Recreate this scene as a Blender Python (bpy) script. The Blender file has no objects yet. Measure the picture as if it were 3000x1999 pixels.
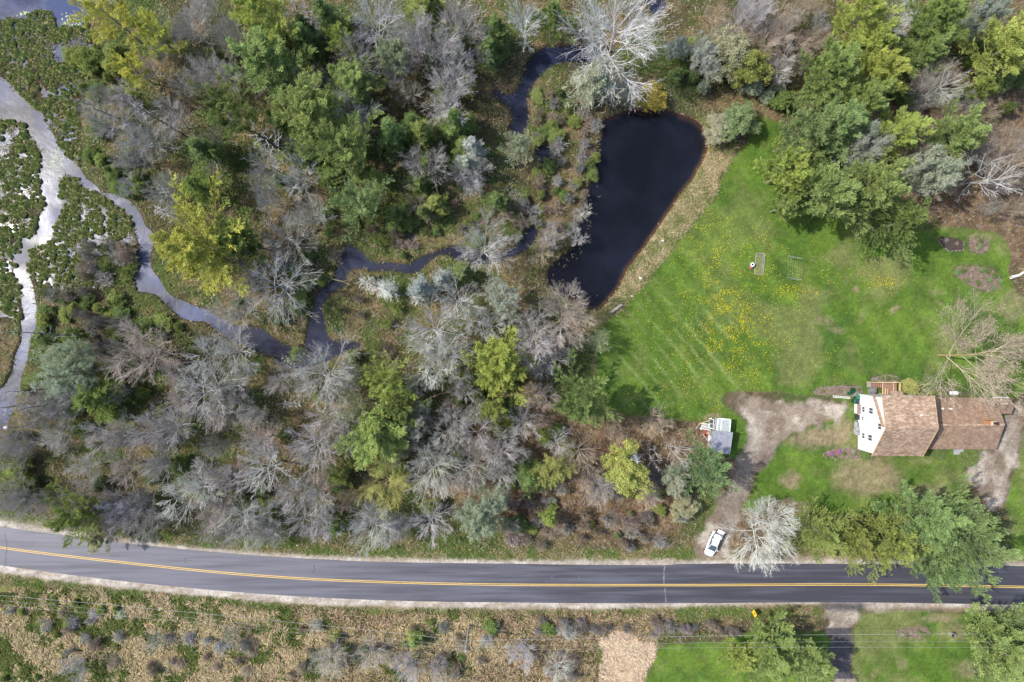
import bpy, math, random
import numpy as np
from mathutils import Vector, Matrix

# ------------------------------------------------------------------ camera, world, sun, exposure
SC = bpy.context.scene
COL = SC.collection
H = 120.0                                   # the drone hangs 120 m above the ground, looking straight down
cam_d = bpy.data.cameras.new("camera"); cam_d.lens = 24.0; cam_d.sensor_width = 36.0
cam_d.clip_start = 1.0; cam_d.clip_end = 6000.0
cam = bpy.data.objects.new("camera", cam_d); cam.location = (0, 0, H); cam.rotation_euler = (0, 0, 0)
COL.objects.link(cam); SC.camera = cam
SUN_EL, SUN_AZ = math.radians(50), math.radians(168.5)      # azimuth counter-clockwise from +X, where the sun stands
sdir = Vector((math.cos(SUN_EL) * math.cos(SUN_AZ), math.cos(SUN_EL) * math.sin(SUN_AZ), math.sin(SUN_EL)))
world = bpy.data.worlds.new("World"); SC.world = world; world.use_nodes = True
wn = world.node_tree.nodes; wl = world.node_tree.links
sky = wn.new("ShaderNodeTexSky"); sky.sky_type = 'NISHITA'; sky.sun_disc = False
sky.sun_elevation = SUN_EL; sky.sun_rotation = math.radians(-78.5); sky.air_density = 1.0; sky.dust_density = 2.0
wn["Background"].inputs[1].default_value = 0.15
wl.new(sky.outputs[0], wn["Background"].inputs[0])
sun_d = bpy.data.lights.new("sun", 'SUN'); sun_d.energy = 3.2; sun_d.angle = math.radians(0.5); sun_d.color = (1.0, 0.95, 0.88)
sun = bpy.data.objects.new("sun", sun_d); sun.rotation_euler = sdir.to_track_quat('Z', 'Y').to_euler(); sun.location = sdir * 300
COL.objects.link(sun)
SC.view_settings.view_transform = 'Standard'; SC.view_settings.look = 'None'
SC.view_settings.gamma = 1.0; SC.view_settings.exposure = 0.76
SC.cycles.max_bounces = 5; SC.cycles.diffuse_bounces = 3; SC.cycles.glossy_bounces = 2
SC.cycles.transparent_max_bounces = 6; SC.cycles.transmission_bounces = 2

S = 0.06                                    # metres per photo pixel on the ground (photo 3000 x 1999)
def W(px, py, h=0.0):
    k = S * (1 - h / H)
    return ((px - 1500) * k, (999.5 - py) * k)
rng = np.random.default_rng(7)
random.seed(7)

# ------------------------------------------------------------------ noise
_T = np.random.default_rng(11).random((16, 256, 256))
def vnoise(x, y, s, seed=0):
    x = np.asarray(x) / s + 37.3 * seed; y = np.asarray(y) / s + 91.7 * seed
    xi = np.floor(x).astype(int); yi = np.floor(y).astype(int)
    fx = x - xi; fy = y - yi
    fx = fx * fx * (3 - 2 * fx); fy = fy * fy * (3 - 2 * fy)
    t = _T[seed % 16]
    a = t[xi & 255, yi & 255]; b = t[(xi + 1) & 255, yi & 255]
    c = t[xi & 255, (yi + 1) & 255]; d = t[(xi + 1) & 255, (yi + 1) & 255]
    return (a * (1 - fx) + b * fx) * (1 - fy) + (c * (1 - fx) + d * fx) * fy
def fbm(x, y, s, seed=0, o=4):
    v = 0; a = 0.5; t = 0
    for i in range(o):
        v = v + a * vnoise(x, y, s / 2 ** i, seed + i); t += a; a *= 0.55
    return v / t
def sm(a, b, x):
    t = np.clip((x - a) / (b - a), 0, 1); return t * t * (3 - 2 * t)
def inpoly(x, y, P):
    r = np.zeros(np.shape(x), bool); n = len(P)
    for i in range(n):
        x1, y1 = P[i]; x2, y2 = P[(i + 1) % n]
        if y1 == y2: continue
        c = ((y1 > y) != (y2 > y)) & (x < (x2 - x1) * (y - y1) / (y2 - y1) + x1)
        r ^= c
    return r

# ------------------------------------------------------------------ photo outlines (photo pixels)
POND = [(1761,351),(1790,345),(1816,328),(1867,319),(1899,332),(1946,325),(1994,332),(2042,354),(2071,383),(2076,415),(2064,456),(2045,500),
 (2017,541),(1978,592),(1946,640),(1908,698),(1870,749),(1838,787),(1812,848),(1781,889),(1749,915),(1723,905),(1679,875),(1634,862),(1603,825),
 (1607,781),(1632,755),(1662,736),(1692,698),(1682,659),(1704,640),(1718,596),(1720,554),(1748,532),(1742,500),(1757,430),(1768,383)]
STREAMS = [
 [(1900,-10),(1968,-10),(1950,30),(1930,52),(1900,30)],
 [(1545,170),(1590,132),(1700,130),(1765,150),(1750,190),(1690,186),(1640,186),(1610,200),(1585,225),(1562,250),(1552,300),(1555,350),(1532,392),(1505,410),
  (1482,372),(1495,338),(1498,312),(1460,290),(1425,262),(1415,240),(1452,250),(1500,282),(1515,260),(1530,215)],
 [(1560,425),(1600,418),(1640,470),(1625,488),(1580,478)],
 [(1541,668),(1595,652),(1575,700),(1545,740),(1505,768),(1480,760),(1500,735),(1530,710)],
 [(1321,705),(1400,730),(1500,735),(1500,765),(1420,775),(1318,748),(1276,768),(1247,795),(1209,814),(1168,808),(1133,795),(1056,790),(1037,780),
  (1005,790),(1024,830),(980,848),(962,880),(950,915),(955,960),(973,1000),(1070,985),(1080,1010),(1000,1040),(940,1060),(890,1080),(850,1085),(790,1050),(748,1040),
  (700,1000),(690,950),(760,950),(790,990),(840,1012),(880,1030),(903,1000),(900,962),(909,915),(922,867),(954,835),(973,803),(986,765),(1002,739),(1011,707),(1037,725),(1069,723),(1088,755),(1126,765),
  (1158,774),(1190,781),(1222,765),(1267,736)],
 [(1180,690),(1215,665),(1235,672),(1215,715),(1190,720)],
]
RIVER = [[(-200,-60),(340,-60),(330,20),(275,42),(255,72),(170,80),(158,62),(150,30),(100,30),(60,55),(-200,66)],
 [(-200,150),(0,222),(40,260),(72,300),(118,335),(145,390),(168,420),(200,465),(235,498),(255,532),(303,560),(351,573),(392,596),(411,628),(418,659),(459,691),
  (440,739),(436,771),(462,819),(497,867),(542,886),(606,911),(700,960),(690,1010),(600,945),(529,933),(491,898),(459,862),(389,853),(395,819),(402,787),(408,730),(405,704),(395,666),(379,634),
  (351,608),(322,589),(297,570),(242,554),(223,516),(191,510),(172,532),(179,580),(190,615),(179,632),(153,660),(147,707),(105,717),(83,739),(83,803),(96,851),(105,946),(83,1032),(64,1096),(48,1160),(30,1215),(10,1260),(-200,1300),
  (-200,1143),(0,1143),(32,1096),(51,1019),(64,1000),(61,946),(61,860),(41,819),(41,749),(77,698),(115,669),(112,637),(134,605),(121,564),(112,500),(124,462),(112,430),(86,399),(64,360),(0,344),(-200,330)]]
MARSH = [[(-200,330),(0,344),(64,360),(86,399),(112,430),(124,462),(112,500),(121,564),(134,605),(112,637),(115,669),(77,698),(41,749),(41,819),(61,860),(61,946),(-200,960)],
 [(172,515),(223,516),(242,554),(297,570),(351,608),(379,634),(395,666),(405,704),(402,787),(389,853),(330,850),(255,850),(180,870),(105,830),(83,803),(83,739),(105,717),(147,707),(153,660),(179,632),(179,580)]]
MARSH_WET = [[(-200,66),(60,55),(100,30),(150,30),(158,62),(255,72),(290,120),(285,200),(230,330),(235,498),(200,465),(168,420),(145,390),(118,335),(72,300),(40,260),(0,222),(-200,150)]]
LAWN = [
 [(2215,335),(2290,360),(2310,480),(2330,600),(2470,650),(2650,690),(2745,665),(2830,665),(2920,680),(2965,740),(2950,800),(2975,860),(3060,900),(3400,900),(3400,1150),(2990,1150),(2965,1330),
  (2500,1330),(2500,1190),(2425,1160),(2250,1150),(2185,1150),(2125,1145),(2106,1172),(2135,1195),(2170,1217),(2192,1240),(2195,1280),(2160,1345),(2140,1345),(2085,1260),(2048,1236),(1962,1230),(1851,1220),(1777,1198),(1757,1190),
  (1745,1100),(1747,969),(1836,892),(1989,705),(2091,580),(2142,472),(2190,420)],
 [(2300,1250),(2520,1190),(2520,1330),(2830,1325),(2824,1392),(2850,1500),(2300,1510),(2165,1500),(2179,1462),(2227,1376),(2246,1338)],
 [(2074,1500),(2110,1440),(2150,1440),(2125,1480),(2100,1530),(2080,1570),(2060,1560)],
 [(2945,1478),(2961,1415),(2983,1319),(3000,1250),(3400,1250),(3400,1640),(2980,1640)],
 [(1927,1893),(2020,1885),(2100,1880),(2200,1850),(2420,1850),(2435,1860),(2456,2100),(1860,2100),(1889,1999)],
 [(2520,1800),(2640,1785),(2800,1795),(3400,1800),(3400,2100),(2494,2100),(2492,1850)]]
DRIVE = [
 [(2020,1645),(2044,1595),(2090,1499),(2125,1440),(2160,1350),(2195,1285),(2192,1236),(2170,1217),(2135,1191),(2106,1168),(2125,1153),(2185,1156),(2250,1175),(2345,1172),(2429,1176),(2482,1188),(2482,1207),
  (2441,1230),(2393,1238),(2335,1258),(2302,1290),(2255,1331),(2227,1376),(2185,1462),(2166,1500),(2145,1560),(2142,1600),(2160,1645),(2160,1665),(2000,1665)],
 [(2824,1392),(2850,1335),(2875,1322),(2929,1315),(2946,1223),(2970,1160),(2996,1170),(2990,1319),(2961,1415),(2945,1480),(2900,1500),(2860,1446)],
 [(2384,1760),(2544,1760),(2512,1796),(2496,1850),(2492,2100),(2458,2100),(2428,1850),(2424,1800)]]
STRAW = [[(1740,1860),(1800,1845),(1925,1866),(1925,1895),(1889,2000),(1840,2100),(1790,2100),(1775,1960),(1765,1900)]]
REED = [[(-300,1680),(0,1690),(300,1740),(750,1785),(1500,1800),(2000,1790),(1925,1860),(1740,1860),(1770,2100),(-300,2100)]]
BANK = [[(2045,335),(2090,370),(2100,420),(2085,470),(2120,440),(2150,455),(2091,574),(1989,703),(1836,892),(1745,975),(1725,950),(1735,905),(1781,889),(1812,848),(1908,698),(2017,541),(2076,415)]]
LITTER = [[(1480,1180),(1780,1200),(1860,1225),(2050,1240),(2090,1290),(2000,1420),(1950,1590),(1500,1560),(1300,1450),(1350,1200)],
 [(2560,260),(2700,200),(3200,200),(3200,880),(2980,800),(2900,670),(2740,660),(2600,600)],
 [(2080,1480),(2160,1500),(2300,1480),(2330,1540),(2300,1640),(2160,1640)]]
RUP = [(-700,1420),(-300,1497),(0,1544),(187,1569),(375,1593),(560,1612),(750,1628),(940,1640),(1125,1647),(1310,1650),(1500,1652),(1700,1655),(1950,1656.5),(1990,1652.5),(2100,1651.5),(2250,1651.5),(2400,1652),(2600,1652),(2800,1654),(3000,1659),(3300,1668),(3700,1690)]
RDN = [(-700,1530),(-300,1608),(0,1656),(187,1682),(375,1704.5),(560,1723),(750,1739),(940,1751),(1125,1759),(1310,1763),(1500,1765),(1700,1767),(1950,1767),(1990,1767),(2100,1766),(2250,1765),(2400,1764),(2600,1765),(2800,1768),(3000,1772.5),(3300,1781),(3700,1803)]
RMID = [(-700,1478),(-300,1555),(0,1604),(187,1628),(375,1649),(560,1669),(750,1686),(940,1698),(1125,1705),(1310,1710),(1500,1713),(1700,1713.8),(1950,1713.8),(1990,1713.8),(2100,1713.5),(2250,1712.8),(2400,1711.8),(2600,1712.5),(2800,1715.5),(3000,1719),(3300,1728),(3700,1750)]
SUP = [(-700,1395),(-300,1475),(0,1520),(187,1548),(375,1575),(560,1598),(750,1613),(940,1624),(1125,1631),(1310,1635),(1500,1636),(1700,1637),(1950,1636),(2100,1636),(2400,1635),(2600,1637),(2800,1640),(3000,1643),(3700,1670)]
SDN = [(-700,1558),(-300,1634),(0,1680),(187,1707),(375,1728),(560,1746),(750,1764),(940,1776),(1125,1783),(1310,1786),(1500,1787),(1700,1789),(1950,1784),(2250,1776),(2400,1774),(2530,1785),(2700,1784),(3000,1788),(3700,1830)]
def interp(P, x):
    a = np.array(P, float); return np.interp(x, a[:, 0], a[:, 1])

# ------------------------------------------------------------------ ground raster
D = 0.3
gx = np.arange(-102, 102.01, D); gy = np.arange(-70, 70.01, D)
GX, GY = np.meshgrid(gx, gy, indexing='ij')
PX0 = GX / S + 1500; PY0 = 999.5 - GY / S
wx = (fbm(GX, GY, 5, 1) - .5) * 2; wy = (fbm(GX, GY, 5, 3) - .5) * 2
wx2 = (fbm(GX, GY, 1.4, 5) - .5) * 2; wy2 = (fbm(GX, GY, 1.4, 7) - .5) * 2
PXw = PX0 + wx * 14 + wx2 * 12; PYw = PY0 + wy * 14 + wy2 * 12
PXs = PX0 + wx2 * 7 + wx * 4; PYs = PY0 + wy2 * 7 + wy * 4
def mask(polys, x, y):
    m = np.zeros(GX.shape, bool)
    for p in polys: m |= inpoly(x, y, p)
    return m.astype(float)
def blur(m, r):
    k = max(1, int(round(r / D)))
    for ax in (0, 1):
        for _ in range(2):
            p = np.pad(m, [(k + 1, k) if i == ax else (0, 0) for i in (0, 1)], mode='edge')
            c = np.cumsum(p, axis=ax)
            n = 2 * k + 1
            m = (np.take(c, range(n, c.shape[ax]), axis=ax) - np.take(c, range(0, c.shape[ax] - n), axis=ax)) / n
    return m
m_pond = mask([POND], PXs, PYs); m_str = (blur(mask(STREAMS, PXw, PYw), .6) > .64).astype(float); m_riv = mask(RIVER, PXs, PYs)
m_mar = mask(MARSH, PXw + wy2 * 10, PYw + wx2 * 10); m_mwet = mask(MARSH_WET, PXs, PYs)
m_lawn = mask(LAWN, PXs, PYs); m_drv = mask(DRIVE, PXs, PYs)
m_straw = mask(STRAW, PXw + (fbm(GX, GY, 3, 9) - .5) * 60, PYw + (fbm(GX, GY, 3, 13) - .5) * 60); m_reed = mask(REED, PXw, PYw); m_bank = mask(BANK, PXs, PYs); m_lit = mask(LITTER, PXw, PYw)
m_shl = ((PY0 > interp(SUP, PX0) + wx2 * 5 + wx * 3) & (PY0 < interp(SDN, PX0) + wy2 * 5 + wy * 3)).astype(float)
m_lawn *= (1 - m_drv) * (1 - m_shl); m_drv *= (1 - m_shl)
m_water = np.clip(m_pond + m_str + m_riv, 0, 1) * (1 - m_shl)
mb = blur(m_water, 0.75)
marb = blur(np.clip(m_mar + m_mwet * (fbm(GX, GY, 2.5, 9) > .38), 0, 1), .6)
lawnb = blur(m_lawn, .5); drvb = np.clip(blur(m_drv, 1.0) + (fbm(GX, GY, 1.6, 11, 3) - .5) * 1.1 * (np.abs(blur(m_drv, 1.4) - .5) < .46), 0, 1) * (1 - m_shl); shlb = blur(m_shl, .25); bankb = blur(m_bank, .5)
litb = blur(m_lit, 2.0); reedb = blur(m_reed, 1.0); strb = blur(m_straw, .6)
WZ = -0.25
flat = np.clip(blur(np.clip(m_lawn + m_drv + m_shl, 0, 1), 1.2) * 1.3, 0, 1)
bump = (fbm(GX, GY, 3, 2) - .5) * .5 + (fbm(GX, GY, .8, 4, 2) - .5) * .22
GZ = 0.1 + bump * (1 - flat) * .8 + flat * (fbm(GX, GY, 9, 6) - .5) * .05 + drvb * (fbm(GX, GY, 1.2, 8) - .5) * .06 * (1 - shlb)
land = GZ * sm(.5, .1, mb) + (WZ + (.5 - mb) * .7) * (1 - sm(.5, .1, mb))
GZ = np.where(mb < .5, np.maximum(land, WZ + (.5 - mb) * .5), WZ - (mb - .5) * 2.6)
GZ = np.where(marb > .02, GZ * (1 - marb) + marb * np.minimum(GZ, WZ - .06 + (fbm(GX, GY, 1.6, 10) - .5) * .45), GZ)
roadside = (PY0 > interp(RUP, PX0) - 2) & (PY0 < interp(RDN, PX0) + 2)
GZ = np.where(roadside, 0.07, GZ)
def gz(x, y):
    i = np.clip(np.round((np.asarray(x) + 102) / D).astype(int), 0, len(gx) - 1)
    j = np.clip(np.round((np.asarray(y) + 70) / D).astype(int), 0, len(gy) - 1)
    return GZ[i, j]
def at(M, x, y):
    i = np.clip(np.round((np.asarray(x) + 102) / D).astype(int), 0, len(gx) - 1)
    j = np.clip(np.round((np.asarray(y) + 70) / D).astype(int), 0, len(gy) - 1)
    return M[i, j]

# albedo of the ground, a property of what lies there
def mixc(A, c, w): return A * (1 - w[..., None]) + np.asarray(c) * w[..., None]
n1 = fbm(GX, GY, 9, 1); n2 = fbm(GX, GY, 3.5, 3); n3 = fbm(GX, GY, 1.2, 5, 3); n4 = vnoise(GX, GY, .45, 6)
A = np.zeros(GX.shape + (3,)) + np.array((.075, .062, .035))
A = mixc(A, (.055, .085, .022), sm(.45, .62, n1) * .8)
A = mixc(A, (.20, .135, .08), sm(.5, .66, n2) * .6)
A = mixc(A, (.14, .085, .055), litb * .8)
A = mixc(A, (.21, .15, .10), litb * sm(.45, .65, n3) * .7)
A = mixc(A, (.22, .17, .085), reedb * .6)
A = mixc(A, (.09, .12, .03), reedb * sm(.45, .6, n2) * .7)
A = mixc(A, (.46, .36, .24), strb * (.5 + .5 * n3))
A = mixc(A, (.19, .18, .075), bankb)
A = mixc(A, (.33, .27, .17), bankb * sm(.47, .6, n3) * .8)
A = mixc(A, (.09, .14, .035), bankb * sm(.55, .7, n2) * .7)
verge = blur(((PY0 > interp(SDN, PX0) - 2) & (PY0 < interp(SDN, PX0) + 26) & (PX0 < 2400)).astype(float) + ((PY0 < interp(SUP, PX0)) & (PY0 > interp(SUP, PX0) - 24) & (PX0 < 2030)).astype(float), .5)
A = mixc(A, (.11, .16, .04), np.clip(verge, 0, 1) * (.55 + .4 * n3))
A = mixc(A, (.20, .125, .085), blur(((PX0 > 2180) & (PX0 < 2440) & (PY0 > 1774) & (PY0 < 1790)).astype(float), .4))
L = np.zeros_like(A) + np.array((.074, .135, .020))
L = mixc(L, (.098, .165, .024), sm(.42, .62, fbm(GX, GY, 6, 12)))
L = mixc(L, (.048, .098, .018), sm(.5, .66, fbm(GX, GY, 5, 8)) * .7)
L = mixc(L, (.155, .172, .060), sm(.50, .68, fbm(GX, GY, 8, 2)) * sm(1850, 2500, PX0) * .75)
L = mixc(L, (.125, .15, .045), sm(.55, .7, fbm(GX, GY, 2.2, 9)) * .4)
u = GX * .77 + GY * .64
st = (np.sin(u * 2 * math.pi / 2.1 + 2 * fbm(GX, GY, 7, 3)) > .72) * sm(1700, 1850, PX0) * sm(2500, 2100, PX0) * sm(780, 950, PY0) * sm(1240, 1130, PY0)
L = mixc(L, (.15, .20, .06), st * .85 * sm(.35, .65, fbm(GX, GY, 4, 10)))
st2 = (np.sin(u * 2 * math.pi / 4.2 + 1.2) * .5 + .5) * (fbm(GX, GY, 12, 5))
L = L * (0.84 + .32 * st2[..., None])
for (cx, cy, rx, ry, w) in [(2505,848,12,16,.8),(2618,908,16,20,.75),(2420,940,34,14,.4),(2450,965,40,14,.4),(2522,930,14,24,.3),(2745,890,10,10,.6),(2805,885,12,14,.6),(2315,1405,34,30,.85),(2540,1400,120,62,.85),
     (2390,1285,110,34,.9),(2470,1250,30,50,.7),(2300,1490,90,30,.9),(2690,1440,90,26,.5),(2740,860,30,12,.3),(2640,1940,22,16,.5),(2560,1975,12,16,.6),(2750,1810,60,16,.7),(2790,1850,60,30,.5),(2850,1960,70,30,.5),(2700,1350,60,10,.3),(2090,1222,34,10,.7),(2960,900,40,60,.5),(2880,690,60,12,.5),(2560,760,50,12,.3),(2530,1345,60,9,.8),(2270,1160,140,9,.5)]:
    d = np.hypot((PX0 + wx2 * 14 - cx) / rx, (PY0 + wy2 * 14 - cy) / ry)
    L = mixc(L, (.235, .18, .115), sm(1.15, .5, d) * w * (.6 + .4 * n4))
A = mixc(A, 0, np.zeros_like(lawnb)); A = A * (1 - sm(.3, .7, lawnb)[..., None]) + L * sm(.3, .7, lawnb)[..., None]
Dv = np.zeros_like(A) + np.array((.225, .185, .145))
Dv = mixc(Dv, (.335, .295, .245), sm(.45, .65, fbm(GX, GY, 4, 12)))
Dv = mixc(Dv, (.145, .108, .08), sm(.52, .68, fbm(GX, GY, 2.6, 13)) * .8)
Dv = mixc(Dv, (.13, .10, .075), sm(1.1, .4, np.hypot((PX0 - 2140) / 60, (PY0 - 1180) / 22)) * .8)
Dv = mixc(Dv, (.17, .135, .105), sm(1.1, .5, np.hypot((PX0 - 2185) / 26, (PY0 - 1275) / 55)) * .7 * sm(.35, .6, n3))
Dv = mixc(Dv, (.19, .15, .12), sm(1.2, .4, np.abs((PX0 - 2093 - (1590 - PY0) * .62) / 17)) * sm(1330, 1400, PY0) * .6)
Dv = mixc(Dv, (.13, .105, .085), sm(1270, 1350, PY0) * sm(1560, 1470, PY0) * (PX0 < 2300) * (.45 + .4 * n2))
Dv = mixc(Dv, (.055, .053, .06), ((PY0 > 1838) & (PY0 < 1990) & (PX0 > 2400) & (PX0 < 2520)) * .95)
Dv = mixc(Dv, (.075, .072, .078), blur(((PY0 > 1760) & (PY0 < 1789) & (PX0 > 2380) & (PX0 < 2540)).astype(float), .3) * 1.0)
A = A * (1 - sm(.25, .75, drvb)[..., None]) + Dv * sm(.25, .75, drvb)[..., None]
Sh = np.zeros_like(A) + np.array((.30, .265, .225))
Sh = mixc(Sh, (.40, .365, .32), sm(.45, .6, vnoise(GX, GY * 4, 3, 4)) * .8)
Sh = mixc(Sh, (.24, .19, .13), sm(.62, .75, vnoise(GX, GY * 3.5, 1.8, 7)) * .55)
edge = np.minimum(np.abs(PY0 - interp(SUP, PX0)), np.abs(PY0 - interp(SDN, PX0)))
Sh = mixc(Sh, (.22, .17, .11), sm(9, 0, edge) * .7)
ap = blur(((PX0 > 2398) & (PX0 < 2530) & (PY0 > 1764)).astype(float), .25)
Sh = mixc(Sh, (.075, .072, .078), ap)
A = A * (1 - shlb[..., None]) + Sh * shlb[..., None]
A = mixc(A, (.05, .038, .026), sm(.12, .45, mb) * sm(.6, .5, mb) * .7 * (1 - bankb))
A = mixc(A, (.045, .036, .024), sm(.05, .5, marb) * .9)
rust = sm(.40, .52, mb) * blur(m_pond, 1.2)
A = mixc(A, (.34, .095, .02), rust * sm(.86, .55, mb) * sm(1500, 1900, PX0 + (PY0 - 500) * .25))
A = mixc(A, (.010, .011, .018), sm(.62, .93, mb))
A *= (0.82 + .36 * n4)[..., None] * (0.85 + .3 * n3)[..., None]
A[lawnb > .3] *= np.array((1.0, .97, 1.05)); A = np.clip(A, 0.004, .8)
BEDS = [[(2381,1150),(2400,1136),(2440,1132),(2522,1134),(2524,1150),(2500,1162),(2440,1158),(2395,1156)],
        [(2409,1331),(2440,1318),(2490,1312),(2520,1320),(2520,1340),(2440,1341),(2414,1338)],
        [(2553,1112),(2580,1100),(2625,1103),(2640,1118),(2600,1120)],
        [(2700,1158),(2702,1146),(2790,1144),(2850,1160),(2850,1168),(2700,1166)],
        [(2835,703),(2860,697),(2896,702),(2897,728),(2880,744),(2842,735)],
        [(2792,795),(2810,783),(2860,780),(2905,790),(2932,820),(2928,848),(2900,855),(2860,845),(2820,825)],
        [(2620,1848),(2700,1830),(2722,1850),(2715,1868),(2640,1868)]]
for P in BEDS:
    m = blur(inpoly(PXs, PYs, P).astype(float), .3)
    A = mixc(A, (.13, .095, .07), m * .85); A = mixc(A, (.26, .20, .15), m * (n4 > .6) * .5)

# extend the sheet to the horizon
ol = np.array([-3000, -1500, -800, -450, -280, -190, -140, -118]); orr = -ol[::-1]
xs = np.concatenate([ol, gx, orr]); ys = np.concatenate([ol[:-1], [-100, -82], gy, [82, 100], orr[1:]])
nxl, nyl = len(ol), len(ol) + 1
AZ = np.pad(GZ, ((nxl, nxl), (nyl, nyl)), mode='edge'); AC = np.pad(A, ((nxl, nxl), (nyl, nyl), (0, 0)), mode='edge')
zone = np.zeros(GX.shape, int)
zone[lawnb > .5] = 1; zone[drvb > .5] = 2; zone[shlb > .5] = 3; zone[(strb > .5)] = 4
zone = np.pad(zone, ((nxl, nxl), (nyl, nyl)), mode='edge')
wfull = np.pad(mb, ((nxl, nxl), (nyl, nyl)), mode='edge')

# ------------------------------------------------------------------ materials
def mat(name):
    m = bpy.data.materials.new(name); m.use_nodes = True
    nt = m.node_tree; b = nt.nodes["Principled BSDF"]; return m, nt, b
def N(nt, t, **kw):
    n = nt.nodes.new(t)
    for k, v in kw.items(): setattr(n, k, v)
    return n
def flatm(name, c, rough=.7, metal=0, spec=.3, noise=0.25, scale=3.0, bump=0.0, bscale=20):
    m, nt, b = mat(name)
    b.inputs['Roughness'].default_value = rough; b.inputs['Metallic'].default_value = metal
    b.inputs['Specular IOR Level'].default_value = spec
    tc = N(nt, 'ShaderNodeTexCoord'); nz = N(nt, 'ShaderNodeTexNoise'); nz.inputs['Scale'].default_value = scale; nz.inputs['Detail'].default_value = 6
    nt.links.new(tc.outputs['Object'], nz.inputs['Vector'])
    r = N(nt, 'ShaderNodeMapRange'); r.inputs['From Min'].default_value = .3; r.inputs['From Max'].default_value = .7
    r.inputs['To Min'].default_value = 1 - noise; r.inputs['To Max'].default_value = 1 + noise
    nt.links.new(nz.outputs['Fac'], r.inputs['Value'])
    v = N(nt, 'ShaderNodeVectorMath', operation='SCALE'); v.inputs[0].default_value = c
    nt.links.new(r.outputs[0], v.inputs['Scale']); nt.links.new(v.outputs[0], b.inputs['Base Color'])
    if bump:
        n2_ = N(nt, 'ShaderNodeTexNoise'); n2_.inputs['Scale'].default_value = bscale; nt.links.new(tc.outputs['Object'], n2_.inputs['Vector'])
        bp = N(nt, 'ShaderNodeBump'); bp.inputs['Strength'].default_value = bump; bp.inputs['Distance'].default_value = .05
        nt.links.new(n2_.outputs['Fac'], bp.inputs['Height']); nt.links.new(bp.outputs[0], b.inputs['Normal'])
    return m
def ground_mat():
    m, nt, b = mat('ground'); b.inputs['Roughness'].default_value = .95; b.inputs['Specular IOR Level'].default_value = .1
    a = N(nt, 'ShaderNodeAttribute', attribute_name='albedo'); g = N(nt, 'ShaderNodeNewGeometry')
    n = N(nt, 'ShaderNodeTexNoise'); n.inputs['Scale'].default_value = 2.6; n.inputs['Detail'].default_value = 8; n.inputs['Roughness'].default_value = .75
    nt.links.new(g.outputs['Position'], n.inputs['Vector'])
    r = N(nt, 'ShaderNodeMapRange'); r.inputs['From Min'].default_value = .3; r.inputs['From Max'].default_value = .7
    r.inputs['To Min'].default_value = .62; r.inputs['To Max'].default_value = 1.42
    nt.links.new(n.outputs['Fac'], r.inputs['Value'])
    v = N(nt, 'ShaderNodeVectorMath', operation='SCALE'); nt.links.new(a.outputs['Color'], v.inputs[0]); nt.links.new(r.outputs[0], v.inputs['Scale'])
    nt.links.new(v.outputs[0], b.inputs['Base Color'])
    n2_ = N(nt, 'ShaderNodeTexNoise'); n2_.inputs['Scale'].default_value = 5; n2_.inputs['Detail'].default_value = 6
    nt.links.new(g.outputs['Position'], n2_.inputs['Vector'])
    bp = N(nt, 'ShaderNodeBump'); bp.inputs['Strength'].default_value = .5; bp.inputs['Distance'].default_value = .12
    nt.links.new(n2_.outputs['Fac'], bp.inputs['Height']); nt.links.new(bp.outputs[0], b.inputs['Normal'])
    return m
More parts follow.
